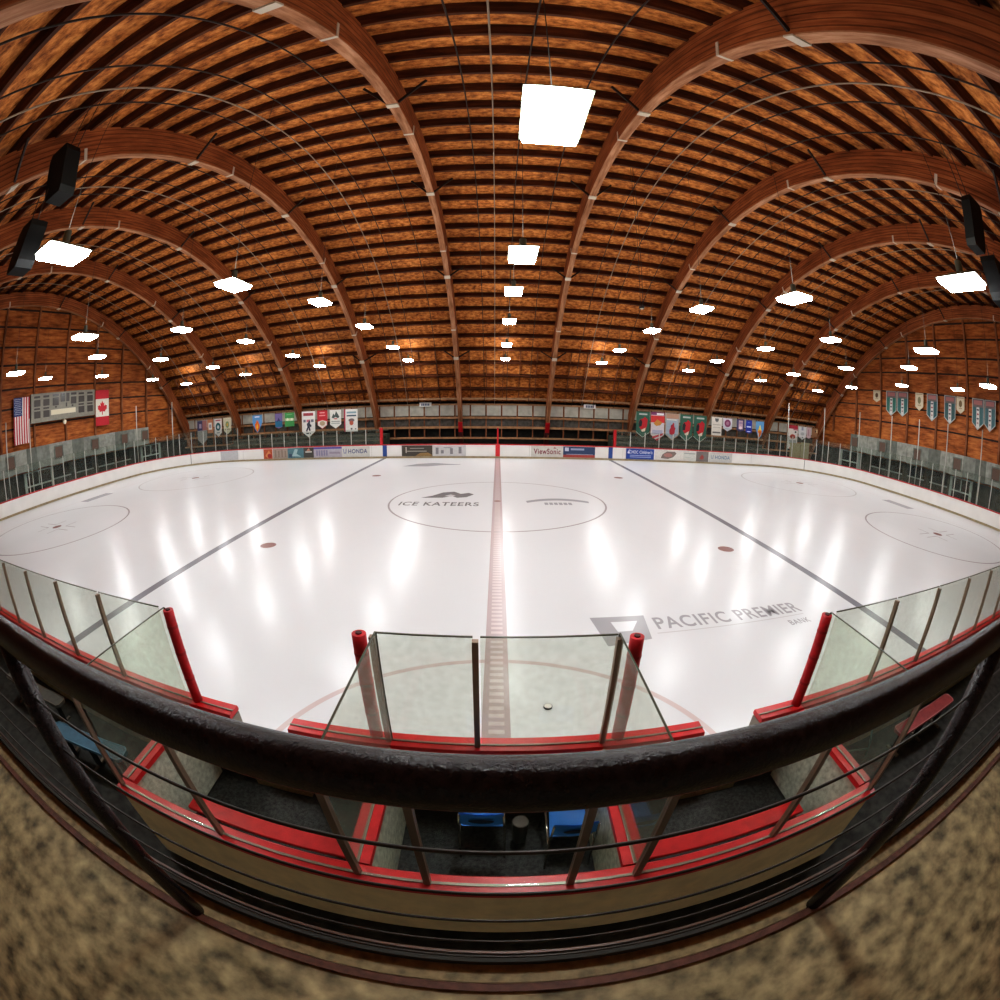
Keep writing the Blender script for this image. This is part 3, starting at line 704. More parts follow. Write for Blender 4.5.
# ------------------------------------------------------------------ balcony and railing
ZF, YE = 2.62, -17.725
b = MB().bx(XL, XR, -22.3, YE-.075, ZF-.28, ZF)
bal = struct(b.build('balcony_floor', 'concrete'), 'stained concrete balcony floor')
MB().bx(XL, XR, YE-.075, YE-.005, ZF-.28, ZF+.006).build('edge_trim', 'olive', bal, 'worn olive edge trim')
MB().bx(XL, XR, YE-.11, YE-.08, ZF, ZF+.014).build('edge_stripe', 'brown', bal, 'brown painted edge stripe')
MB().bx(XL, XR, YE-.005, YE+.035, ZF-.25, ZF+.05).build('edge_angle', 'darkpanel', bal, 'dark steel edge angle')
MB().bx(XL, XR, YE+.026, YE+.036, ZF+.045, ZF+.056).build('edge_lip', 'steel', bal, 'bright worn steel lip')
YR, ZR, RR = -17.800, 3.687, .030
rail = thing('railing', 'thick black pipe railing with thin steel cables along the balcony edge', 'railing', (0, YR, ZF))
MB().tube([(-9+.5*k, YR, ZR) for k in range(37)], RR, 32).build('handrail', 'black', rail)
for x in (-4.7, -2.82, -.945, 1.02, 2.9, 4.8):
    MB().tube([(x,YR,ZR-.01),(x,YR,3.2),(x,YR,ZF)], .029, 20).build('post', 'black', rail)
for z in (3.545, 3.41, 3.28, 3.14, 3.0):
    MB().tube([(-9,YR,z),(9,YR,z)], .0032, 8).build('cable', 'cable', rail, 'thin steel cable')

# ------------------------------------------------------------------ hanging lights
rows = [(-14.0, 7.4, (-1,0,1)), (-7.6, 7.87, range(-3,4)), (-.9, 8.68, range(-4,5)), (5.65, 8.68, range(-4,5)), (12.6, 8.33, range(-4,5)), (18.1, 7.9, range(-4,5))]
RN = ['row above the balcony', 'second row out', 'third row out', 'fourth row out', 'fifth row out', 'row by the far eaves']
BN = {-4:'bay at left end wall', -3:'second bay from left end', -2:'third bay from left end', -1:'bay left of centre', 0:'centre bay', 1:'bay right of centre', 2:'third bay from right end', 3:'second bay from right end', 4:'bay at right end wall'}
proto = None
UP2 = bpy.data.lights.new('uplight', 'AREA'); UP2.energy = 18; UP2.size = 1.; UP2.color = (1, .95, .82); UP2.spread = 2.9
UP = bpy.data.lights.new('uplight', 'AREA'); UP.energy = 30; UP.size = .9; UP.color = (1, .95, .82); UP.spread = 2.6
def lamp_parts(t, x, y, z):
    w, d = .36, .58
    MB().prism([(-w,-d),(w,-d),(w,d),(-w,d)], lambda a,c,q: (x+a*(1-.0*q), y+c, z+q), -.01, .0).build('rim', 'housing', t)
    MB().prism([(-w*.94,-d*.94),(w*.94,-d*.94),(w*.94,d*.94),(-w*.94,d*.94)], lambda a,c,q: (x+a*(1 if q > -.05 else .92), y+c*(1 if q > -.05 else .92), z+q), -.012, -.12).build('lens', 'lens', t, 'glowing white lens')
    MB().prism([(-w,-d),(w,-d),(w,d),(-w,d)], lambda a,c,q: (x+a*(1 if q < .05 else .45), y+c*(1 if q < .05 else .45), z+q), .0, .12).build('shade', 'housing', t)
    MB().cyl((x,y,z+.12), .09, .28, 16).build('ballast', 'housing', t)
for ri, (y, z, ks) in enumerate(rows):
    for k in ks:
        x = .56+BAY*k
        lab = 'glowing square light, %s, %s' % (RN[ri], BN[k])
        t = thing('hanging_light', lab, 'light', (x, y, z), 'square lights hanging from the roof')
        if proto is None: lamp_parts(t, x, y, z); proto = t
        else:
            for ch in proto.children:
                if ch.name.startswith(('cord', 'uplight')): continue
                c = ch.copy(); COL.objects.link(c); c.parent = t
        top = ZC+math.sqrt(27.0**2-y*y)
        MB().tube([(x,y,z+.4),(x,y,top)], .008, 6).build('cord', 'blackmat', t)
        ul = bpy.data.objects.new('uplight', UP if ri < 4 else UP2); COL.objects.link(ul); ul.parent = t; ul.location = (0, 0, .46); ul.rotation_euler = (PI, 0, 0)
# small sensor hanging from two cords
t = thing('hanging_sensor', 'tiny dark sensor on two thin cords hanging right of the centre bay', 'sensor', (6.1, 0, 8.5))
MB().cyl((6.1,0,8.5), .12, .1, 14).build('body', 'blackmat', t); MB().cyl((6.1,0,8.47), .07, .03, 14).build('lens', 'plate', t)
for s in (-1, 1): MB().tube([(6.1+s*.06,0,8.6),(6.1+s*.06,0,16.0)], .012, 6).build('cord', 'rod', t)
# loudspeakers
def speaker(top, c, w, d, h, tilt, lab):
    t = thing('loudspeaker', lab, 'loudspeaker', c)
    x, y, z = c
    def fn(a, q, dd): return (x+a, y+dd+math.sin(tilt)*q, z+q*math.cos(tilt))
    poly = [(-w/2+.06,-h/2),(w/2-.06,-h/2),(w/2,-h/2+.15),(w/2,h/2-.15),(w/2-.06,h/2),(-w/2+.06,h/2),(-w/2,h/2-.15),(-w/2,-h/2+.15)]
    MB().prism(poly, fn, -d/2, d/2).build('cabinet', 'spk', t)
    MB().prism([(-w/2+.07,-h/2+.2),(w/2-.07,-h/2+.2),(w/2-.07,h/2-.2),(-w/2+.07,h/2-.2)], fn, d/2, d/2+.02).build('grille', 'blackmat', t)
    top = top or ZC+math.sqrt(27.0**2-y*y)
    for s in (-1, 1): MB().tube([(x+s*w*.35, y, z+h*.45),(x+s*w*.35, y, top)], .014, 6).build('hanging_cord', 'rod', t)
speaker(9.2, (-8.85,-14.4,7.95), .6, .5, 1.05, .12, 'lower black loudspeaker hanging beside the left balcony light')
speaker(0, (-8.85,-14.05,9.75), .75, .5, 1.2, -.3, 'upper black loudspeaker hanging above the left balcony light')
speaker(8.58, (9.95,-14.55,7.8), .7, .45, 1.0, .12, 'lower black loudspeaker hanging beside the right balcony light')
speaker(0, (9.95,-14.25,9.2), .7, .3, 1.25, -.25, 'upper black loudspeaker hanging above the right balcony light')

# ------------------------------------------------------------------ advertising panels on the far boards
def ad(x0, x1, z0, z1, col, lab, nm='advertising_panel'):
    t = thing(nm, lab, 'advertisement', ((x0+x1)/2, HW-.015, z0))
    MB().bx(x0, x1, HW-.034, HW-.024, z0, z1).build('sheet', C(*col), t)
    return t
AY = HW-.039
U, V = (1,0,0), (0,0,1)
def patch(t, x0, x1, z0, z1, col, nm='patch', lab=None, poly=None, y=AY):
    b = MB(); poly = poly or [(x0,z0),(x1,z0),(x1,z1),(x0,z1)]
    return b.prism(poly, lambda a,c,d: (a,y+d,c), 0, .004).build(nm, C(*col), t, lab)
def blob(cx, cz, rx, rz, n=20): return [(cx+rx*math.cos(2*PI*k/n), cz+rz*math.sin(2*PI*k/n)) for k in range(n)]
ZA, ZB = .15, .97
t = ad(-19.76,-18.85,ZA,ZB,(.45,.10,.04),'small orange-red panel, first advertisement on the far left boards')
patch(t,0,0,0,0,(.62,.26,.1),'picture',None,[(-19.6,.4),(-19.2,.85),(-18.95,.5),(-19.3,.2)]); patch(t,0,0,0,0,(.35,.03,.03),'picture',None,blob(-19.15,.4,.22,.18),AY-.004)
t = ad(-18.80,-17.31,ZA,ZB,(.36,.30,.25),'greyish tan panel between the orange and teal panels')
for q in range(4): patch(t,-18.6+q*.33,-18.45+q*.33,.25,.88-.1*(q%2),(.27,.2,.16),'print')
t = ad(-17.31,-15.77,ZA,ZB,(.09,.20,.23),'teal patterned panel on the far left boards')
patch(t,0,0,0,0,(.35,.5,.52),'picture',None,[(-16.9,.3),(-16.6,.9),(-16.3,.85),(-16.45,.5),(-16.0,.25)]); patch(t,-17.2,-16.9,.2,.5,(.04,.08,.13),'picture')
t = ad(-15.77,-14.83,ZA,ZB,(.07,.065,.055),'black square panel with a white crown-like mark')
patch(t,-15.6,-15.0,.58,.66,(.75,.73,.65),'mark'); patch(t,0,0,0,0,(.6,.3,.2),'mark',None,[(-15.5,.72),(-15.3,.92),(-15.1,.72)])
t = ad(-14.83,-12.31,ZA,ZB,(.44,.41,.46),'pale lavender panel with a violet top strip')
patch(t,-14.83,-12.31,.82,.97,(.12,.09,.35),'top_strip','violet strip'); 
for q in range(5): patch(t,-14.6+q*.22,-14.45+q*.22,.28,.72,(.25,.23,.33),'print')
patch(t,-13.4,-12.45,.42,.58,(.32,.27,.33),'print')
t = ad(-12.31,-9.95,ZA,ZB,(.60,.60,.56),'off-white car maker panel just left of the red end post')
lettering('HONDA', C(.05,.07,.2), t, (-11.75,AY-.004,.42), U, V, 1.6, .34)
patch(t,0,0,0,0,(.25,.27,.4),'emblem',None,[(-12.15,.42),(-11.93,.42),(-11.88,.78),(-11.97,.78),(-12.0,.5),(-12.1,.5),(-12.13,.78),(-12.22,.78)])
t = ad(-7.34,-4.95,ZA,ZB,(.075,.065,.055),'dark brown panel right of the left blue stripe')
patch(t,-7.05,-6.95,.4,.85,(.5,.45,.4),'print'); patch(t,-7.05,-5.4,.50,.56,(.42,.38,.33),'print'); patch(t,-6.7,-5.6,.72,.77,(.36,.33,.3),'print'); patch(t,0,0,0,0,(.32,.2,.08),'picture','orange glow',[(-6.3,.16),(-5.9,.4),(-5.3,.42),(-5.0,.25),(-5.0,.16)])
t = ad(-4.91,-2.40,ZA,ZB,(.58,.57,.57),'pale grey panel with small dark figures, left of the centre line')
for a,c,d_ in ((-4.7,.3,.8),(-4.3,.35,.6),(-3.6,.3,.75),(-2.95,.35,.85)): patch(t,a,a+.22,c,d_,(.25,.24,.26),'print')
patch(t,-4.1,-3.5,.76,.82,(.3,.3,.32),'print')
t = ad(2.52,4.96,ZA,ZB,(.62,.60,.55),'cream panel with dark red maker lettering right of the centre line')
lettering('ViewSonic', C(.22,.03,.05), t, (2.72,AY-.004,.36), U, V, 2.05, .42)
b = [(4.2,.80),(4.32,.9),(4.44,.80)]; patch(t,0,0,0,0,(.3,.06,.06),'bird_mark',None,b)
t = ad(4.97,7.46,ZA,ZB,(.035,.06,.14),'navy panel with a red lower strip')
patch(t,4.97,7.46,.15,.34,(.42,.07,.06),'lower_strip','red strip'); patch(t,5.1,5.4,.62,.9,(.55,.57,.68),'emblem'); patch(t,5.55,6.6,.70,.84,(.32,.36,.5),'print'); patch(t,5.2,7.3,.37,.40,(.5,.5,.55),'print')
t = ad(9.98,12.35,ZA,ZB,(.025,.07,.33),'royal blue panel with white lettering right of the right blue stripe')
lettering('CHOC Children\'s', C(.72,.75,.85), t, (10.25,AY-.004,.58), U, V, 1.95, .26)
patch(t,0,0,0,0,(.8,.82,.9),'emblem',None,[(10.08,.62),(10.2,.86),(10.3,.9),(10.2,.74),(10.3,.6),(10.2,.56)],AY-.006)
for zz in (.28,.41): patch(t,10.3,12.1,zz,zz+.06,(.35,.42,.68),'print')
t = ad(12.45,14.95,ZA,ZB,(.70,.68,.64),'white panel with a dark oval logo on the far right boards')
patch(t,0,0,0,0,(.22,.17,.15),'emblem','dark oval logo',[(12.95,.3),(13.1,.62),(13.5,.85),(14.2,.85),(14.35,.7),(14.05,.4),(13.6,.25)]); patch(t,0,0,0,0,(.42,.2,.18),'emblem','reddish heart of the logo',blob(13.6,.56,.38,.16),AY-.004)
t = ad(14.97,16.19,ZA,ZB,(.62,.62,.58),'pale panel with one faint line of print')
patch(t,15.05,16.1,.72,.80,(.35,.38,.36),'print'); patch(t,15.1,15.7,.4,.46,(.5,.54,.5),'print')
t = ad(16.19,17.38,ZA,ZB,(.20,.18,.17),'grey-brown square picture panel beside the right car maker panel')
patch(t,0,0,0,0,(.36,.08,.07),'picture',None,[(16.5,.4),(16.75,.75),(16.95,.5),(16.8,.3)])
t = ad(17.45,19.79,ZA,ZB,(.58,.58,.55),'off-white car maker panel furthest right on the far boards')
lettering('HONDA', C(.10,.2,.34), t, (18.05,AY-.004,.42), U, V, 1.5, .3)
patch(t,0,0,0,0,(.3,.34,.4),'emblem',None,[(17.65,.42),(17.85,.42),(17.9,.74),(17.82,.74),(17.8,.5),(17.7,.5),(17.68,.74),(17.6,.74)])
# pale panel on the left corner boards
aa = [p for p in arc(-XC, YC, 90, 125, 12)]
o = MB().sweep([(p[0]-p[2]*.016,p[1]-p[3]*.016,p[2],p[3]) for p in aa[0:6]], [(0,.17),(.008,.17),(.008,.97),(0,.97)]).build('advertising_panel', C(.52,.52,.53)); tag(o, 'plain pale grey panel on the curve of the left corner boards', 'advertisement')

# ------------------------------------------------------------------ banners
def banner(org, u, w, h, shape, base, decals, lab, out, nm='banner', cat='banner', cord=.25):
    """org: upper-left corner; u: unit vector to the viewer's right; out: towards the viewer"""
    org, u, out = Vector(org), Vector(u), Vector(out)
    t = thing(nm, lab, cat, tuple(org+u*w/2-Vector((0,0,h))))
    def F(a, c, d): return tuple(org+u*(a*w)-Vector((0,0,c*h))+out*d)
    SH = {'rect': [(0,0),(1,0),(1,1),(0,1)], 'point': [(0,0),(1,0),(1,.78),(.5,1),(0,.78)], 'long': [(0,0),(1,0),(1,.45),(.75,.8),(.5,1),(.25,.8),(0,.45)], 'notch': [(0,0),(1,0),(1,.9),(.5,1),(0,.9)], 'round': [(0,0),(1,0),(1,.7),(.85,.88),(.5,1),(.15,.88),(0,.7)]}[shape]
    MB().prism(SH, F, 0, .012).build('cloth', C(*base), t)
    for i, (poly, col, pn) in enumerate(decals):
        d = .013+.004*i
        MB().prism(poly, F, d, d+.003).build(pn, C(*col), t)
    MB().tube([F(.0,-.005,.006), F(1.,-.005,.006)], .025, 8).build('top_pole', 'stud', t)
    if cord:
        for a in (.05, .95): MB().tube([F(a,-.005,.006), tuple(Vector(F(a,-.005,.006))+Vector((0,0,cord)))], .01, 6).build('cord', 'rod', t)
    return t
R_ = lambda a,b,c,d: [(a,c),(b,c),(b,d),(a,d)]
EL = lambda a,c,ra,rc,n=18: [(a+ra*math.cos(2*PI*k/n), c+rc*math.sin(2*PI*k/n)) for k in range(n)]
PLAYER = [(.3,.75),(.42,.6),(.38,.48),(.5,.42),(.55,.34),(.64,.38),(.62,.48),(.74,.55),(.7,.62),(.6,.58),(.66,.74),(.56,.76),(.5,.64),(.4,.78)]
HEAD = [(.25,.62),(.18,.42),(.3,.3),(.5,.28),(.62,.2),(.85,.3),(.8,.55),(.7,.72),(.5,.66),(.4,.72)]
FLAME = [(.5,.95),(.27,.72),(.25,.52),(.38,.42),(.42,.3),(.52,.38),(.56,.26),(.66,.48),(.76,.55),(.72,.74)]
YF = 19.5; NV = (0,-1,0); UX = (1,0,0)
def fb(x0, x1, zb, shape, base, dec, lab, zt=3.92): return banner((x0,YF,zt), UX, x1-x0, zt-zb, shape, base, dec, lab, NV, cord=.55)
fb(-31.2,-29.8,1.35,'point',(.30,.30,.29),[(R_(0,.55,.03,.42),(.06,.05,.12),'canton'),(R_(.55,1,.03,.42),(.34,.14,.13),'stripe'),(R_(.2,.45,.15,.33),(.35,.3,.4),'emblem')],'grey banner with a dark canton, leftmost in the far left corner')
fb(-29.7,-28.9,2.5,'rect',(.50,.20,.10),[(R_(.2,.8,.25,.75),(.72,.68,.62),'panel'),(EL(.5,.5,.2,.15),(.3,.3,.35),'emblem')],'small orange banner with a white centre in the far left corner')
fb(-28.66,-27.68,2.06,'point',(.70,.66,.64),[(EL(.5,.45,.36,.22),(.02,.11,.12),'emblem'),(EL(.5,.47,.16,.1),(.55,.6,.6),'emblem'),(R_(.15,.85,.07,.14),(.45,.12,.14),'lettering'),(R_(.3,.7,.76,.81),(.15,.2,.25),'lettering')],'white pointed banner with a dark teal disc in the far left corner')
fb(-27.41,-26.4,2.24,'point',(.62,.57,.42),[(EL(.5,.42,.24,.2),(.20,.30,.14),'emblem'),(EL(.5,.42,.12,.1),(.55,.35,.08),'emblem'),(R_(.2,.8,.66,.72),(.3,.25,.15),'lettering')],'cream pointed banner with a green and gold emblem')
fb(-23.65,-22.5,2.17,'long',(.12,.32,.62),[(FLAME,(.80,.16,.015),'flame'),([(.5,.9),(.36,.7),(.44,.55),(.52,.48),(.62,.66)],(.88,.42,.03),'flame'),(R_(.25,.75,.08,.15),(.65,.72,.8),'lettering')],'light blue banner with an orange flame hanging at the left of the far glass')
fb(-20.96,-20.15,2.47,'notch',(.21,.15,.35),[(R_(0,1,.5,.9),(.025,.17,.30),'lower_field'),([(.2,.6),(.5,.3),(.8,.6),(.5,.5)],(.06,.05,.16),'emblem')],'purple and blue banner left of the green one')
fb(-19.85,-18.83,2.6,'rect',(.07,.33,.10),[(R_(.05,.95,.42,.6),(.62,.72,.42),'band'),(EL(.3,.5,.1,.1),(.85,.87,.7),'emblem'),(EL(.75,.5,.1,.1),(.85,.87,.7),'emblem'),(R_(.2,.8,.12,.18),(.2,.5,.2),'lettering')],'green banner with a pale band across the middle')
fb(-18.0,-16.62,1.49,'point',(.80,.78,.75),[(R_(.12,.88,.07,.18),(.38,.06,.08),'lettering'),(R_(.12,.3,.32,.42),(.2,.2,.24),'lettering'),(R_(.36,.64,.32,.42),(.62,.2,.25),'lettering'),(R_(.7,.9,.32,.42),(.2,.2,.24),'lettering'),(PLAYER,(.06,.06,.09),'player_silhouette'),(R_(.32,.68,.82,.87),(.1,.1,.12),'lettering')],'large white pointed banner with a red heading and a dark skater')
fb(-16.38,-15.35,2.22,'point',(.60,.035,.05),[([(.05,.6),(.5,.54),(.95,.6),(.95,.8),(.5,.97),(.05,.8)],(.82,.78,.72),'lower_field'),(EL(.5,.7,.26,.13),(.5,.38,.25),'emblem'),(R_(.25,.75,.1,.16),(.85,.4,.4),'lettering'),(R_(.2,.8,.25,.31),(.85,.35,.35),'lettering')],'red pointed banner with a white tip beside the large white banner')
fb(-15.08,-13.98,2.21,'point',(.78,.78,.73),[([(.15,.42),(.3,.2),(.42,.3),(.55,.08),(.72,.25),(.85,.4),(.7,.46),(.5,.38),(.3,.46)],(.10,.13,.12),'emblem'),(R_(.35,.65,.46,.51),(.6,.1,.1),'stripe'),(R_(.12,.88,.6,.65),(.35,.38,.36),'lettering'),(R_(.12,.88,.7,.75),(.45,.48,.45),'lettering')],'white pointed banner with a black animal emblem')
fb(-13.69,-12.39,1.89,'rect',(.80,.79,.76),[(R_(0,.1,.0,1),(.55,.05,.10),'stripe'),(R_(.2,.9,.12,.2),(.3,.45,.5),'lettering'),(R_(.2,.9,.27,.33),(.08,.13,.18),'lettering'),(EL(.55,.5,.22,.08),(.25,.2,.2),'emblem'),(EL(.55,.62,.15,.1),(.62,.16,.1),'emblem'),(EL(.55,.88,.07,.04),(.15,.15,.15),'emblem'),(EL(.85,.88,.05,.03),(.15,.15,.15),'emblem')],'white rectangular banner with a red left stripe')
def green(x0, x1, zb, lab):
    fb(x0,x1,zb,'point',(.035,.125,.085),[(HEAD,(.50,.02,.03),'emblem'),([(.2,.6),(.2,.4),(.34,.3),(.45,.4),(.4,.58)],(.02,.02,.025),'emblem'),([(.35,.72),(.7,.62),(.66,.76),(.45,.78)],(.72,.66,.52),'emblem'),(R_(.2,.8,.08,.14),(.45,.5,.46),'lettering'),([(0,.78),(.5,.97),(1,.78),(1,.8),(.5,1),(0,.8)],(.5,.55,.48),'border')],lab)
green(12.19,13.48,1.58,'dark green pointed banner with a red emblem, just right of the far bench')
fb(13.60,14.92,1.33,'point',(.66,.60,.62),[(R_(0,1,0,.1),(.22,.05,.16),'heading'),(R_(.42,.95,.03,.09),(.82,.8,.82),'lettering'),(R_(0,1,.12,.36),(.62,.04,.04),'upper_field'),([(.2,.4),(.45,.25),(.85,.35),(.7,.45),(.4,.48)],(.55,.25,.05),'emblem'),(R_(.12,.88,.62,.75),(.42,.42,.55),'lettering'),([(.08,.86),(.92,.72),(.92,.79),(.18,.92)],(.55,.04,.06),'stripe'),([(.3,.95),(.9,.84),(.75,.9),(.5,.99)],(.55,.04,.06),'stripe')],'red and white pointed banner with slanting red stripes')
fb(15.03,16.43,1.44,'point',(.44,.36,.30),[([(.06,.03),(.94,.03),(.94,.77),(.5,.95),(.06,.77)],(.36,.42,.50),'inner_field'),(R_(.06,.94,.03,.2),(.46,.28,.20),'heading'),(R_(.1,.8,.22,.26),(.7,.68,.62),'lettering'),(EL(.52,.48,.13,.07),(.06,.05,.08),'player_silhouette'),(PLAYER,(.45,.03,.05),'player_silhouette'),(EL(.5,.66,.2,.14),(.45,.03,.05),'player_silhouette')],'tan bordered pointed banner with a red skater on grey blue')
green(16.54,17.85,1.42,'dark green pointed banner with a red emblem, right of the skater banner')
green(17.98,19.35,1.41,'dark green pointed banner with a red emblem, beside the roof arch')
fb(19.93,21.06,2.17,'rect',(.76,.71,.64),[([(.3,.08),(.7,.08),(.65,.22),(.5,.28),(.35,.22)],(.15,.15,.15),'emblem'),(R_(.12,.88,.4,.44),(.5,.46,.4),'lettering'),(R_(.15,.85,.55,.59),(.55,.5,.45),'lettering'),(R_(.1,.9,.8,.88),(.18,.17,.16),'lettering')],'cream rectangular banner with a dark crest, right of the roof arch')
fb(21.23,22.25,2.63,'point',(.66,.64,.70),[(EL(.5,.4,.36,.28),(.26,.06,.15),'emblem'),(EL(.5,.4,.18,.14),(.42,.2,.3),'emblem'),(R_(.2,.8,.78,.83),(.3,.5,.5),'lettering')],'pale pointed banner with a maroon disc')
fb(22.83,23.75,2.72,'notch',(.08,.07,.17),[(R_(.25,.8,.1,.8),(.52,.36,.42),'panel'),(EL(.5,.7,.2,.12),(.75,.6,.62),'emblem'),(R_(.3,.75,.25,.35),(.3,.2,.35),'lettering')],'navy banner with a pink panel')
fb(23.95,24.70,2.6,'notch',(.02,.045,.36),[(R_(.15,.85,.45,.55),(.6,.66,.82),'lettering'),(R_(.2,.8,.82,.88),(.65,.7,.85),'lettering'),(R_(.3,.7,.18,.22),(.2,.25,.6),'lettering')],'royal blue banner with white lettering')
fb(25.2,26.25,2.2,'long',(.14,.36,.62),[(FLAME,(.82,.17,.015),'flame'),([(.3,.6),(.45,.28),(.55,.2),(.62,.4),(.7,.55),(.5,.5)],(.80,.62,.05),'flame')],'light blue banner with an orange and yellow flame right of the far bleachers')
fb(29.72,31.06,1.46,'rect',(.66,.60,.56),[(R_(0,1,0,.15),(.45,.03,.06),'heading'),(R_(.5,1,.16,.2),(.45,.05,.1),'lettering'),(EL(.75,.28,.1,.04),(.03,.03,.03),'emblem'),(EL(.45,.48,.3,.1),(.45,.08,.05),'emblem'),(R_(.1,.9,.62,.8),(.35,.35,.34),'panel'),([(.1,.96),(1,.86),(1,.9),(.2,1)],(.5,.04,.05),'stripe')],'tall red and white banner in the far right corner')
fb(31.22,32.37,2.5,'point',(.62,.62,.62),[(R_(.35,.6,.05,.3),(.32,.32,.4),'emblem'),(EL(.5,.55,.25,.12),(.42,.45,.45),'emblem'),(EL(.55,.82,.06,.04),(.03,.03,.05),'emblem')],'white pointed banner with grey marks in the far right corner')
fb(32.46,33.12,2.7,'notch',(.55,.40,.42),[(R_(.3,.5,.2,.75),(.4,.22,.25),'stripe')],'narrow pink banner in the far right corner')
fb(33.27,34.25,2.9,'rect',(.28,.14,.07),[(R_(.65,.95,.15,.5),(.6,.45,.25),'panel'),(EL(.6,.35,.1,.12),(.08,.04,.03),'emblem')],'brown banner with a tan patch, rightmost on the far side')
# banners on the right gable wall
def gb(y0, y1, zt, zb, shape, base, dec, lab): banner((XR-.32,y0,zt), (0,-1,0), y0-y1, zt-zb, shape, base, dec, lab, (-1,0,0), cord=0)
def cream(y0,y1,zb,lab,dark): gb(y0,y1,8.65,zb,'point',(.66,.58,.42),[(R_(.1,.9,.06,.1),(.4,.3,.18),'lettering'),(EL(.5,.42,.2,.2),dark,'emblem'),(R_(.3,.7,.66,.72),(.45,.33,.2),'lettering')],lab)
def teal(y0,y1,zb,lab,col):
    gb(y0,y1,8.65,zb,'point',(.42,.46,.43),[([(.06,.02),(.94,.02),(.94,.77),(.5,.95),(.06,.77)],(.17,.13,.13),'heading_field'),([(.06,.27),(.94,.27),(.94,.77),(.5,.95),(.06,.77)],col,'field'),([(.38,.28),(.62,.28),(.64,.9),(.5,.95),(.36,.9)],(.62,.60,.56),'centre_stripe'),(R_(.15,.85,.06,.2),(.40,.16,.15),'lettering'),(EL(.5,.36,.1,.03),(.05,.06,.08),'lettering'),(EL(.5,.5,.09,.03),(.35,.1,.12),'lettering'),(EL(.5,.64,.1,.03),(.08,.1,.12),'lettering'),(EL(.5,.78,.08,.03),(.35,.25,.25),'lettering')],lab)
cream(13.06,11.97,7.45,'small cream pointed banner, furthest back on the right gable wall',(.12,.06,.03))
teal(11.06,9.55,6.26,'teal pointed banner with a white centre stripe, back one of the first teal pair',(.04,.17,.13))
teal(9.43,7.90,6.3,'teal pointed banner with a white centre stripe, front one of the first teal pair',(.04,.16,.15))
cream(6.89,5.80,7.04,'cream pointed banner between the first teal pair and the next teal banner',(.25,.22,.12))
teal(5.33,3.92,6.26,'single dark teal banner right of the second cream banner',(.035,.115,.13))
teal(3.04,1.62,6.24,'dark teal banner touching the third cream banner',(.045,.115,.12))
cream(1.51,.52,7.24,'cream pointed banner beside a dark teal banner near the front',(.2,.13,.06))
teal(-.42,-1.82,6.16,'long grey teal banner with a white border, back one of the last pair',(.05,.13,.14))
teal(-1.9,-3.22,6.18,'long grey teal banner with a white border, front one of the last pair',(.06,.14,.155))
# flags and scoreboard on the left gable wall
def lb(y0, y1, zt, zb, base, dec, lab): return banner((XL+.42,y0,zt), (0,1,0), y1-y0, zt-zb, 'rect', base, dec, lab, (1,0,0), nm='flag', cat='flag', cord=0)
st = [(R_(k/13,(k+1)/13,0,1),(.48,.03,.05),'stripe') for k in range(0,13,2)]
stars = []
lb(-2.3,-.45,7.9,4.35,(.72,.70,.66),st+[(R_(0,7/13,0,.4),(.03,.05,.16),'canton')]+[(EL(.05+.075*i+(.037 if j%2 else 0),.035+.04*j,.018,.009,6),(.7,.72,.78),'star') for j in range(9) for i in range(6 if j%2==0 else 5)],'flag with stars and red and white stripes hanging left of the scoreboard')
LEAF = [(0,-.5),(.1,-.3),(.22,-.36),(.18,-.1),(.32,-.22),(.36,-.14),(.5,-.16),(.44,0),(.5,.05),(.28,.22),(.3,.3),(.04,.26),(.04,.5),(-.04,.5),(-.04,.26),(-.3,.3),(-.28,.22),(-.5,.05),(-.44,0),(-.5,-.16),(-.36,-.14),(-.32,-.22),(-.18,-.1),(-.22,-.36),(-.1,-.3)]
lb(8.0,9.85,7.95,4.7,(.55,.02,.035),[(R_(0,1,.25,.75),(.78,.73,.62),'white_field'),([(.5+a*.72,.5+c*.40) for a,c in LEAF],(.60,.02,.035),'maple_leaf')],'red and white maple leaf flag hanging right of the scoreboard')
s = thing('scoreboard', 'wide grey scoreboard with dark number windows on the left gable wall', 'scoreboard', (XL+.4, 3.7, 5.75))
XS = XL+.25
MB().bx(XS, XS+.3, -.3, 7.75, 5.75, 8.05).build('cabinet', 'sboard', s)
def sw(a0, a1, c0, c1, nm='number_window', m='digit'): MB().bx(XS+.3, XS+.325, a0, a1, c0, c1).build(nm, m, s)
for a in (.05, 1.15, 5.6, 6.75):
    sw(a, a+.75, 7.02, 7.55); sw(a, a+.75, 6.1, 6.65); sw(a, a+.7, 7.68, 7.85, 'caption'); sw(a, a+.7, 6.76, 6.9, 'caption')
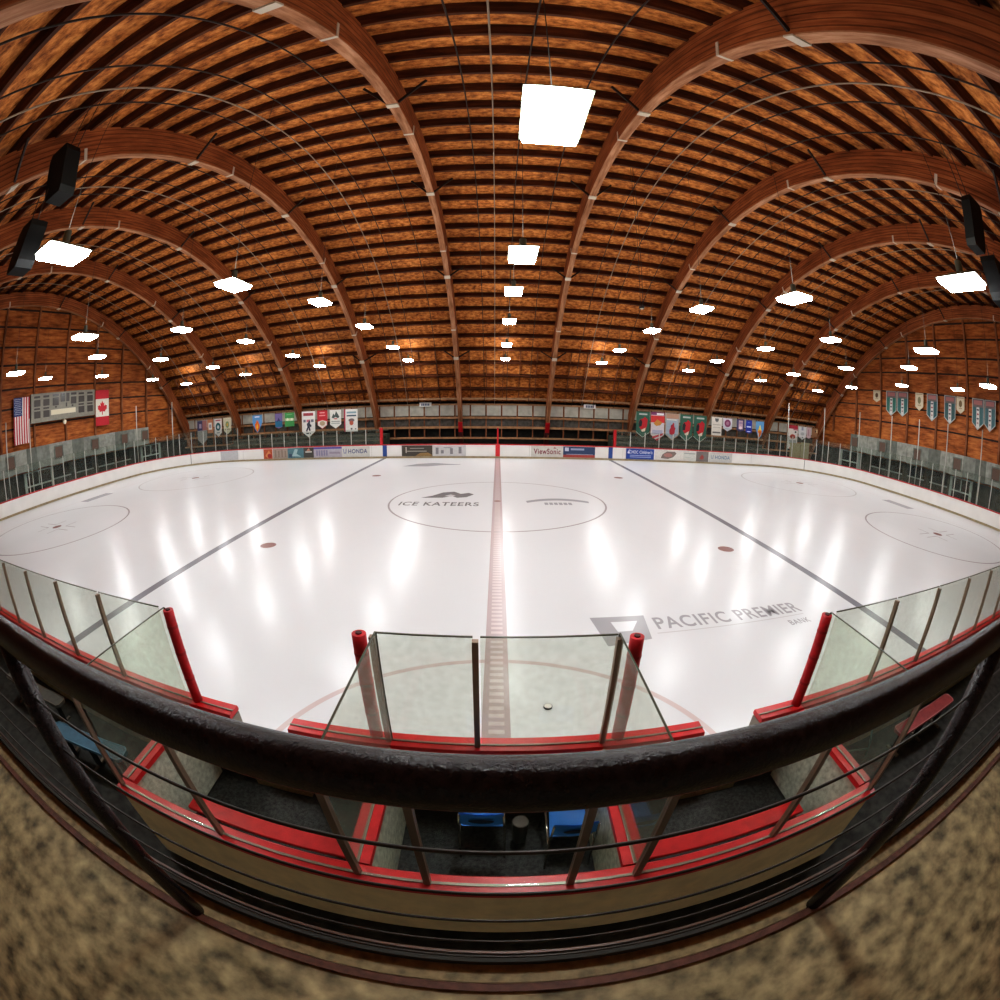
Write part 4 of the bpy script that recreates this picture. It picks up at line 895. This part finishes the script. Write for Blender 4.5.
sw(2.3,3.05,6.95,7.6); sw(2.3,3.05,7.7,7.88,'caption'); sw(3.3,3.85,7.2,7.9); sw(4.0,4.4,7.2,7.9); sw(4.6,5.3,6.95,7.55); sw(4.6,5.3,7.7,7.9,'caption'); sw(3.95,4.1,6.75,7.1); sw(2.6,2.8,6.75,6.9); sw(4.7,4.9,6.72,6.88)
sw(2.1, 5.2, 6.2, 6.62, 'name_strip', 'cream')
MB().tube([(XS+.3,3.75,5.5),(XS+.42,3.75,5.5)], .2, 14).build('horn', 'cream', s, 'pale round horn under the board'); MB().bx(XS, XS+.3, 3.7, 3.8, 5.45, 5.76).build('bracket', 'cream', s)

# ------------------------------------------------------------------ world, camera
w = bpy.data.worlds.new('World'); sc.world = w; w.use_nodes = True
w.node_tree.nodes['Background'].inputs[0].default_value = (1, .97, .93, 1); w.node_tree.nodes['Background'].inputs[1].default_value = .35
cam = bpy.data.cameras.new('camera'); co = bpy.data.objects.new('camera', cam); COL.objects.link(co)
cam.type = 'PANO'; cam.sensor_width = 36; cam.sensor_fit = 'HORIZONTAL'; cam.clip_start = .01; cam.clip_end = 500
cam.panorama_type = 'FISHEYE_EQUISOLID'; cam.fisheye_lens = 440.8*.036; cam.fisheye_fov = 2*PI
PIT, YAW, ROL = -.2157, .0066, -.0099
def inv(x, y, z):
    c, s_ = math.cos(ROL), math.sin(ROL); x, z = x*c+z*s_, -x*s_+z*c
    c, s_ = math.cos(PIT), math.sin(PIT); y, z = y*c-z*s_, y*s_+z*c
    c, s_ = math.cos(YAW), math.sin(YAW); x, y = x*c+y*s_, -x*s_+y*c
    return Vector((x, y, z))
r_, f_, u_ = inv(1,0,0), inv(0,1,0), inv(0,0,1)
m4 = Matrix(((r_.x,u_.x,-f_.x,-.007),(r_.y,u_.y,-f_.y,-18.0758),(r_.z,u_.z,-f_.z,4.0152),(0,0,0,1)))
co.matrix_world = m4
sc.camera = co
sc.cycles.use_denoising = True
sc.cycles.max_bounces = 8; sc.cycles.transparent_max_bounces = 24
sc.cycles.diffuse_bounces = 5
sc.cycles.sample_clamp_indirect = 6
sc.view_settings.view_transform = 'Standard'
sc.view_settings.look = 'Medium High Contrast'
sc.view_settings.exposure = .26
